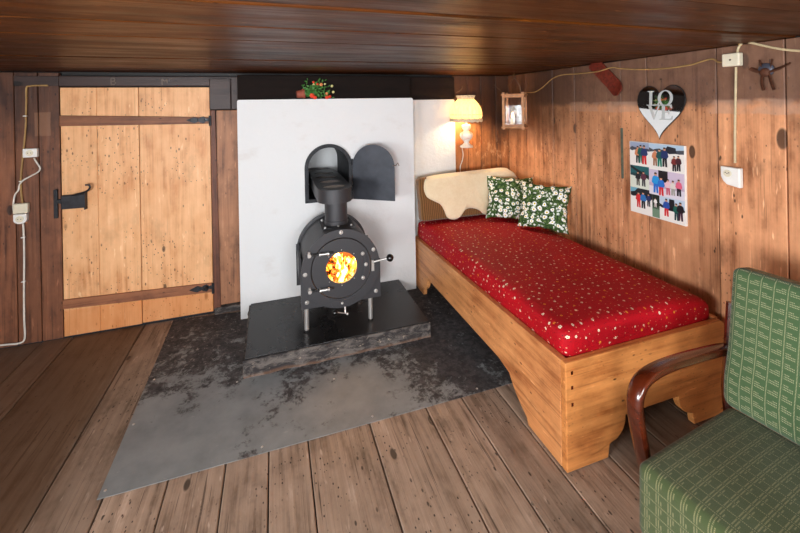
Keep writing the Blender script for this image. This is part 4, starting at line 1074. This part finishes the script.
# photo collage board
py0, pz0 = 2.115, .965; pw, ph = .388, .500
pc = tag(empty('photo_board', (XR-.0005, py0, pz0)), 'white board of holiday snow snapshots hung under the heart mirror', 'photo board')
bm = newbm(); box(bm, -.018, -.0, -pw, 0, 0, ph); obj('board', bm, m_plastic, pc, bevel=.001)
def colmesh():
    bm = bmesh.new(); bm.loops.layers.float_color.new('Col'); return bm
def cpoly(bm, pts, col, lay):
    cl = bm.loops.layers.float_color['Col']; vs = [bm.verts.new(Vector((-.0182-.00022*lay, -p[0], p[1]))) for p in pts]
    f = bm.faces.new(vs); f.normal_update()
    if f.normal.x > 0: f.normal_flip()
    for l in f.loops: l[cl] = S(col)
def person(bm, x, z, h, jacket, trousers, k=0, hat=None):
    w = h*.17; L0 = 4
    cpoly(bm, [(x-w*.75, z), (x-w*.15, z), (x, z+h*.42), (x+w*.2, z), (x+w*.8, z), (x+w*.7, z+h*.5), (x-w*.7, z+h*.5)], trousers, L0+k)
    cpoly(bm, [(x-w*.8, z+h*.45), (x+w*.8, z+h*.45), (x+w*1.25, z+h*.55), (x+w*.9, z+h*.80), (x+w*.3, z+h*.86), (x-w*.4, z+h*.86), (x-w*.95, z+h*.78), (x-w*1.3, z+h*.52)], jacket, L0+k+1)
    cpoly(bm, ell(x, z+h*.92, w*.42, h*.085, 10), (206, 150, 120), L0+k+2)
    cpoly(bm, [(x-w*.45, z+h*.94), (x+w*.45, z+h*.94), (x+w*.3, z+h*1.02), (x-w*.3, z+h*1.02)], hat or (40, 30, 28), L0+k+3)
def snap(x0, x1, z0, z1, sky, hill, snow, people, hz_=.62, dark=None):
    bm = colmesh(); W_, H_ = x1-x0, z1-z0
    rr = random.Random(int(x0*1000+z0*777))
    cpoly(bm, [(x0, z0), (x1, z0), (x1, z1), (x0, z1)], sky, 0)
    ridge = [(x0+W_*k/8, z0+H_*(hz_+.10+.10*rr.random())) for k in range(9)]
    cpoly(bm, [(x0, z0), (x1, z0)]+ridge[::-1], hill, 1)
    edge = [(x0+W_*k/8, z0+H_*(hz_+.05*rr.random())) for k in range(9)]
    cpoly(bm, [(x0, z0), (x1, z0)]+edge[::-1], snow, 2)
    if dark: cpoly(bm, [(x0+W_*p[0], z0+H_*p[1]) for p in dark[1:]], dark[0], 3)
    for i, (px, pz, hh_, j, t) in enumerate(people): person(bm, x0+W_*px, z0+H_*pz, H_*hh_, j, t, i*3)
    return obj('photo', bm, m_photo, pc)
RED, BLU, BLK, GRN, ORG, PNK, NAV, WHT = (206, 40, 44), (40, 110, 200), (28, 26, 32), (20, 92, 80), (206, 130, 90), (220, 100, 130), (34, 50, 100), (230, 228, 226)
SN, SKY, HIL = (236, 232, 226), (176, 200, 220), (66, 72, 84)
snap(.003, .150, .332, .497, (150, 164, 190), HIL, SN, [(.42, .12, .70, ORG, BLK), (.58, .14, .74, GRN, GRN), (.76, .10, .78, NAV, RED)])
snap(.1505, .385, .324, .497, SKY, HIL, SN, [(.18, .15, .62, ORG, (150, 100, 70)), (.32, .14, .68, (30, 80, 80), (20, 120, 100)), (.47, .16, .72, NAV, BLK), (.74, .05, .55, (120, 40, 40), BLK), (.86, .08, .55, (70, 30, 40), BLK)], .66, ((30, 34, 46), (.45, .75), (.55, .95), (.78, .9), (.80, .70), (.6, .66)))
snap(.003, .147, .176, .3315, (20, 90, 96), (24, 60, 66), (214, 220, 206), [(.42, .12, .62, BLK, (70, 66, 60)), (.72, .12, .66, (90, 40, 60), (50, 50, 56))], .5, ((20, 22, 26), (0, 1), (0, .9), (1, .45), (1, .6)))
snap(.1475, .385, .156, .3235, (206, 190, 210), (190, 170, 190), (220, 214, 224), [(.20, .08, .80, (40, 150, 220), BLU), (.36, .02, .72, BLU, RED), (.56, .10, .60, (230, 190, 200), (200, 90, 110)), (.70, .12, .56, (220, 214, 206), (160, 160, 150)), (.86, .14, .62, PNK, BLK)], .3, ((20, 18, 26), (.28, .55), (.28, 1.), (.55, 1.), (.55, .55)))
snap(.003, .167, .004, .1755, (30, 34, 40), (24, 26, 32), SN, [(.38, .22, .62, RED, RED), (.60, .22, .66, (40, 110, 180), BLK), (.85, .35, .5, NAV, (50, 40, 50))], .62, ((110, 170, 190), (0, 1), (.35, 1), (.2, .85), (0, .8)))
snap(.1675, .219, .004, .1555, (30, 40, 34), (70, 90, 74), (110, 140, 116), [(.45, .45, .4, WHT, (210, 200, 200))], .35)
snap(.2195, .385, .004, .1555, (190, 206, 224), (30, 34, 40), SN, [(.28, .18, .74, (40, 80, 160), RED), (.68, .12, .70, GRN, (20, 60, 66)), (.84, .14, .76, BLK, (60, 30, 50))], .50, ((26, 26, 32), (.35, .45), (.4, .95), (.6, .95), (.62, .45)))

# thin pale strip, red-brown slat tool, iron ornament
bm = newbm(); a0, a1 = at_x(622, 128, XR), at_x(622, 178, XR); box(bm, XR-.006, XR-.0005, a0.y-.009, a0.y+.009, a1.z, a0.z); tag(obj('wall_strip', bm, m_green, bevel=.001), 'narrow grey-green strip fixed upright left of the snapshots', 'strip')
q0, q1 = at_x(592, 62, XR-.01), at_x(621, 93, XR-.02)
d = (q1-q0); d.x = 0; Ln = d.length; d.normalize(); n_ = Vector((0, -d.z, d.y))
bm = newbm(); ww = .056; N = 14
secs = []
for k in range(N+1):
    t = k/N; c = q0+(q1-q0)*t+Vector((0, 0, .0)); curl = -.05*max(0, t-.75)**1.6*4; w_ = ww*(1 if t < .85 else math.sqrt(max(.02, 1-((t-.85)/.17)**2)))
    secs.append([bm.verts.new(c+n_*s*w_+Vector((curl+e_, 0, 0))) for s, e_ in ((-1, 0), (1, 0), (1, .008), (-1, .008))])
for a, b in zip(secs, secs[1:]):
    for k in range(4): bm.faces.new((a[k], a[(k+1) % 4], b[(k+1) % 4], b[k]))
bm.faces.new(secs[0][::-1]); bm.faces.new(secs[-1]); bmesh.ops.recalc_face_normals(bm, faces=bm.faces)
tag(obj('wooden_board', bm, m_ski, smooth=True, bevel=.001), 'red-brown lacquered board with upturned rounded tip high on the plank wall', 'board')

oc = at_x(768, 70, XR)
orn = tag(empty('wall_ornament', (XR-.004, oc.y, oc.z)), 'rusty iron ornament with round blue-grey middle and six arms', 'ornament')
bm = newbm(); sphere(bm, (-.012, 0, 0), .036, seg=20, sc=(.35, 1, 1)); obj('ornament_disc', bm, m_bluegrey, orn, smooth=True)
def blade(pts, w0, w1):
    bm = newbm(); P_ = [Vector((-.016, -p[0], p[1])) for p in pts]; tube(bm, smooth_path(P_, 4), [w0+(w1-w0)*k/(4*(len(P_)-1)) for k in range(4*(len(P_)-1)+1)], 8, flat=.35); return obj('arm', bm, m_rust, orn, smooth=True)
blade([(.0, -.01), (.05, .0), (.10, .025)], .019, .008); blade([(0, -.01), (-.04, .0), (-.068, .014)], .017, .010)
blade([(-.012, -.02), (-.018, -.06), (-.010, -.105)], .013, .013); blade([(.014, -.02), (.022, -.06), (.034, -.104)], .013, .013)
blade([(-.016, .01), (-.024, .045), (-.026, .055)], .009, .008); blade([(.020, .01), (.026, .04), (.027, .055)], .007, .006)
bm = newbm(); sphere(bm, (-.020, 0, -.012), .024, seg=14, sc=(.5, 1, 1)); obj('ornament_boss', bm, m_rust, orn, smooth=True)

# ------------------------------------------------------------------ sockets, boxes, cables
def rw(px, py, off=.008): return at_x(px, py, XR-off)
def bk(px, py, off=.008): return at_y(px, py, YB-off)
jb = rw(735, 60, 0)
b_ = tag(empty('junction_box', (XR-.004, jb.y, jb.z)), 'cream square junction box high on the right wall above the socket', 'junction box', 'junction boxes on the plank walls')
bm = newbm(); box(bm, -.036, 0, -.043, .043, -.036, .036); obj('box_cover', bm, m_cream, b_, bevel=.006)
bm = newbm(); cyl(bm, (-.0355, 0, 0), (-.038, 0, 0), .005, seg=10); obj('screw', bm, m_wire, b_)
sk_ = rw(734, 176, 0)
s_ = tag(empty('wall_socket', (XR-.004, sk_.y, sk_.z)), 'white socket with one cut corner on the right wall', 'socket', 'electric sockets on the plank walls')
bm = newbm(); prism(bm, [(.048, -.058), (.048, .050), (-.048, .052), (-.048, -.005), (-.036, -.030), (-.016, -.048)], [], (0, 0, 0), U, VZ, Wn*.030); obj('socket_plate', bm, m_plastic, s_, bevel=.005)
bm = newbm(); cyl(bm, (-.0302, .010, .016), (-.036, .010, .016), .019, seg=24); si = obj('socket_insert', bm, m_cream, s_, smooth=True, angle=50)
for k in (-1, 0, 1):
    bm = newbm(); cyl(bm, (-.0362, .010+.009*k, .016+.004*abs(k)), (-.0372, .010+.009*k, .016+.004*abs(k)), .0028, seg=8); obj('socket_hole', bm, m_black, si)
def cable(name, pts, r, m, lab, cat='cable'):
    bm = newbm(); tube(bm, smooth_path(pts, 5), r, 8); return tag(obj(name, bm, m, smooth=True), lab, cat, 'cables on the plank walls')
cable('cable', [rw(736, 67), rw(735.5, 100), rw(735, 130), rw(735, 163, .010)], .006, m_cable, 'cream cable running straight down from junction box to right wall socket')
cable('cable', [rw(727, 62, .01), rw(718, 62), rw(712, 59), rw(700, 62), rw(690, 65), rw(665, 68.5), rw(640, 69.5), rw(620, 68.5), rw(612, 67.5, .012), rw(600, 71, .035), rw(590, 72.5, .02), rw(575, 74), rw(562, 75), rw(552, 79), rw(543, 87), rw(535, 92), rw(527, 92.5)], .0048, m_cableb, 'yellow-brown cable swagging along the right wall from lantern to junction box')
cable('cable', [rw(737.5, 54, .012), rw(738, 49), rw(741, 44), rw(746, 42), rw(754, 43.5), rw(765, 46), rw(780, 49), rw(800, 51), rw(850, 54)], .006, m_cable, 'cream cable arching from the junction box along the wall top')
cable('cable', [at_y(503, 93, 3.61), at_y(500, 90, 3.62), at_y(497, 87.5, 3.625), at_y(494, 85, 3.6265)], .003, m_wire, 'short loose wire on the dark boards left of the lantern')
def face_socket(px, py, w, h, name, lab, cat, kind):
    c = bk(px, py, 0); e_ = tag(empty(name, (c.x, YB-.003, c.z)), lab, cat, 'electric sockets on the plank walls' if cat == 'socket' else 'junction boxes on the plank walls')
    bm = newbm()
    if kind == 'round': prism(bm, [(w/2, h/2), (-w/2, h/2), (-w/2, -h*.1)]+[(-w/2*math.cos(a), -h*.1-h*.4*math.sin(a)) for a in [PI*k/8 for k in range(1, 8)]]+[(w/2, -h*.1)], [], (0, 0, 0), (1, 0, 0), (0, 0, 1), (0, -.030, 0))
    else: box(bm, -w/2, w/2, -.034, 0, -h/2, h/2)
    obj('socket_plate' if kind != 'box' else 'box_cover', bm, m_plastic if kind != 'box' else m_cream, e_, bevel=.006)
    if kind != 'box':
        yy = -.0342 if kind == 'sq' else -.0302
        bm = newbm(); cyl(bm, (0, yy, 0), (0, yy-.005, 0), min(w, h)*.33, seg=24); s2 = obj('socket_insert', bm, m_cream, e_, smooth=True, angle=50)
        for k in (-1, 1): bm = newbm(); cyl(bm, (k*.009, yy-.0052, 0), (k*.009, yy-.0065, 0), .0028, seg=8); obj('socket_hole', bm, m_black, s2)
    return e_
face_socket(32.5, 152.5, .088, .066, 'wall_socket', 'white square socket left of the door, topmost of the left fittings', 'socket', 'sq')
face_socket(23, 207.5, .090, .074, 'junction_box', 'cream square box directly above the rounded socket left of the door', 'junction box', 'box')
face_socket(22.5, 218, .080, .072, 'wall_socket', 'white socket with rounded bottom, lowest fitting left of the door', 'socket', 'round')
o8 = .010
cable('cable', [bk(48, 85.5, .016), bk(40, 85.5, .018), bk(30, 86, .018), bk(26.5, 88, .014), bk(26.3, 100), bk(26, 116), bk(25.5, 130), bk(23.5, 150), bk(21.5, 170), bk(20.8, 182), bk(21.5, 195), bk(22.5, 203, .02)], .0062, m_cableb, 'yellow-brown cable dropping from the ceiling beam to the left junction box')
cable('cable', [bk(34, 158, .02), bk(37, 163), bk(40, 168), bk(38, 172), bk(30, 176.5), bk(23, 180.5, .020), bk(19.5, 185), bk(18.5, 190), bk(15, 195), bk(13.5, 203), bk(13.6, 210), bk(16, 214), bk(19, 215, .02)], .0055, m_cablew, 'white cable looping from the upper left socket to the rounded socket')
cable('cable', [bk(23, 222, .012), bk(24, 240), bk(24.2, 262), bk(24, 290), bk(24.3, 320), bk(25, 335), bk(23.5, 341), bk(18, 343.5, .012), bk(8, 344.5, .012), bk(-12, 346.5, .012)], .0062, m_cablew, 'white cable running down the left wall boards to the floor')
for px, py in ((26, 116), (22, 181), (24, 237), (24.4, 281)):
    c = bk(px, py, .0); bm = newbm(); box(bm, c.x-.012, c.x+.012, YB-.019, YB-.001, c.z-.004, c.z+.004)
    lab = {116: 'small clip on the left cable just above the square socket', 181: 'small clip where the two left cables cross', 237: 'small clip on the cable just below the rounded left socket', 281: 'small clip on the left cable nearest the floor'}[py]
    tag(obj('cable_clip', bm, m_plastic, bevel=.003), lab, 'clip', 'clips on the left wall cables')

# ------------------------------------------------------------------ flower pot lying on the wall top
fp = Vector((.272, 3.475, 1.8195))
pot = tag(empty('flower_pot', fp), 'tiny toppled terracotta pot of red and peach flowers on the white wall', 'plant')
bm = newbm(); ax = Vector((-1, -.15, -.0)).normalized()
prof = [(0, 0), (.030, 0), (.038, .050), (.043, .052), (.043, .066), (.036, .066), (.032, .05), (0, .048)]
lathe(bm, prof, (-.075, 0, .040), (1, .1, .12), 24); obj('pot', bm, m_terra, pot, smooth=True, angle=40)
rr = random.Random(12); bm = newbm(); bl = newbm()
tips = [(.30, .10), (.34, .33), (.42, .52), (.51, .43), (.58, .60), (.62, .28), (.69, .45), (.75, .20), (.24, .3), (.36, -.02), (.55, .05), (.48, .2), (.40, .68)]
def leaf(b, p, d, s, up):
    d = d.normalized(); n = d.cross(up).normalized(); m = n.cross(d)
    vs = [b.verts.new(p+d*s*a+n*s*c+m*s*e_) for a, c, e_ in ((0, 0, 0), (.3, .22, .06), (.7, .18, .06), (1, 0, -.05), (.7, -.18, .06), (.3, -.22, .06), (.5, 0, -.02))]
    for a, c in ((0, 1), (1, 2), (2, 3), (3, 4), (4, 5), (5, 0)): b.faces.new((vs[a], vs[c], vs[6]))
for k in range(44):
    e_ = Vector((rr.uniform(-.02, .23), rr.uniform(-.05, .05), rr.uniform(.008, .17))); s0 = Vector((-.012, 0, .045))
    m1 = s0.lerp(e_, .5)+Vector((0, 0, .01)); tube(bl, [s0, m1, e_], [.002, .0016, .001], 5)
    for q in range(6):
        p = s0.lerp(e_, .3+.14*q); leaf(bm, p, Vector((rr.uniform(-1, 1), rr.uniform(-1, .6), rr.uniform(-.4, 1))), rr.uniform(.018, .036), Vector((rr.uniform(-.3, .3), -1, .3)))
for v in list(bm.verts)+list(bl.verts): v.co.z = max(v.co.z, .003)
lf = obj('foliage', bm, m_leaf, pot); lf['kind'] = 'stuff'; obj('stems', bl, m_stem, pot, smooth=True)
def bloom(px, py, r, m):
    c = at_y(px, py, fp.y-.045)-fp; bm = newbm()
    for k in range(6):
        a = 2*PI*k/6; sphere(bm, (c.x+r*.5*math.cos(a), c.y+.002*k, max(r*.62, c.z)+r*.5*math.sin(a)), r*.5, seg=8, sc=(1, .5, 1))
    sphere(bm, (c.x, c.y-.006, max(r*.62, c.z)), r*.42, seg=8); obj('flower', bm, m, pot, smooth=True)
for px, py, r, m in ((312, 95.5, .021, m_redp), (315, 98.3, .017, m_redp), (327, 98, .017, m_redp), (330, 96.5, .013, m_redp), (313.5, 82, .011, m_redp), (321.3, 84.5, .015, m_orp), (313.8, 84.5, .010, m_ypet), (332, 86, .012, m_ypet), (333.3, 92, .012, m_ypet), (326.8, 93.5, .012, m_orp), (317.5, 84, .010, m_redp), (325, 84, .009, m_ypet)): bloom(px, py, r, m)
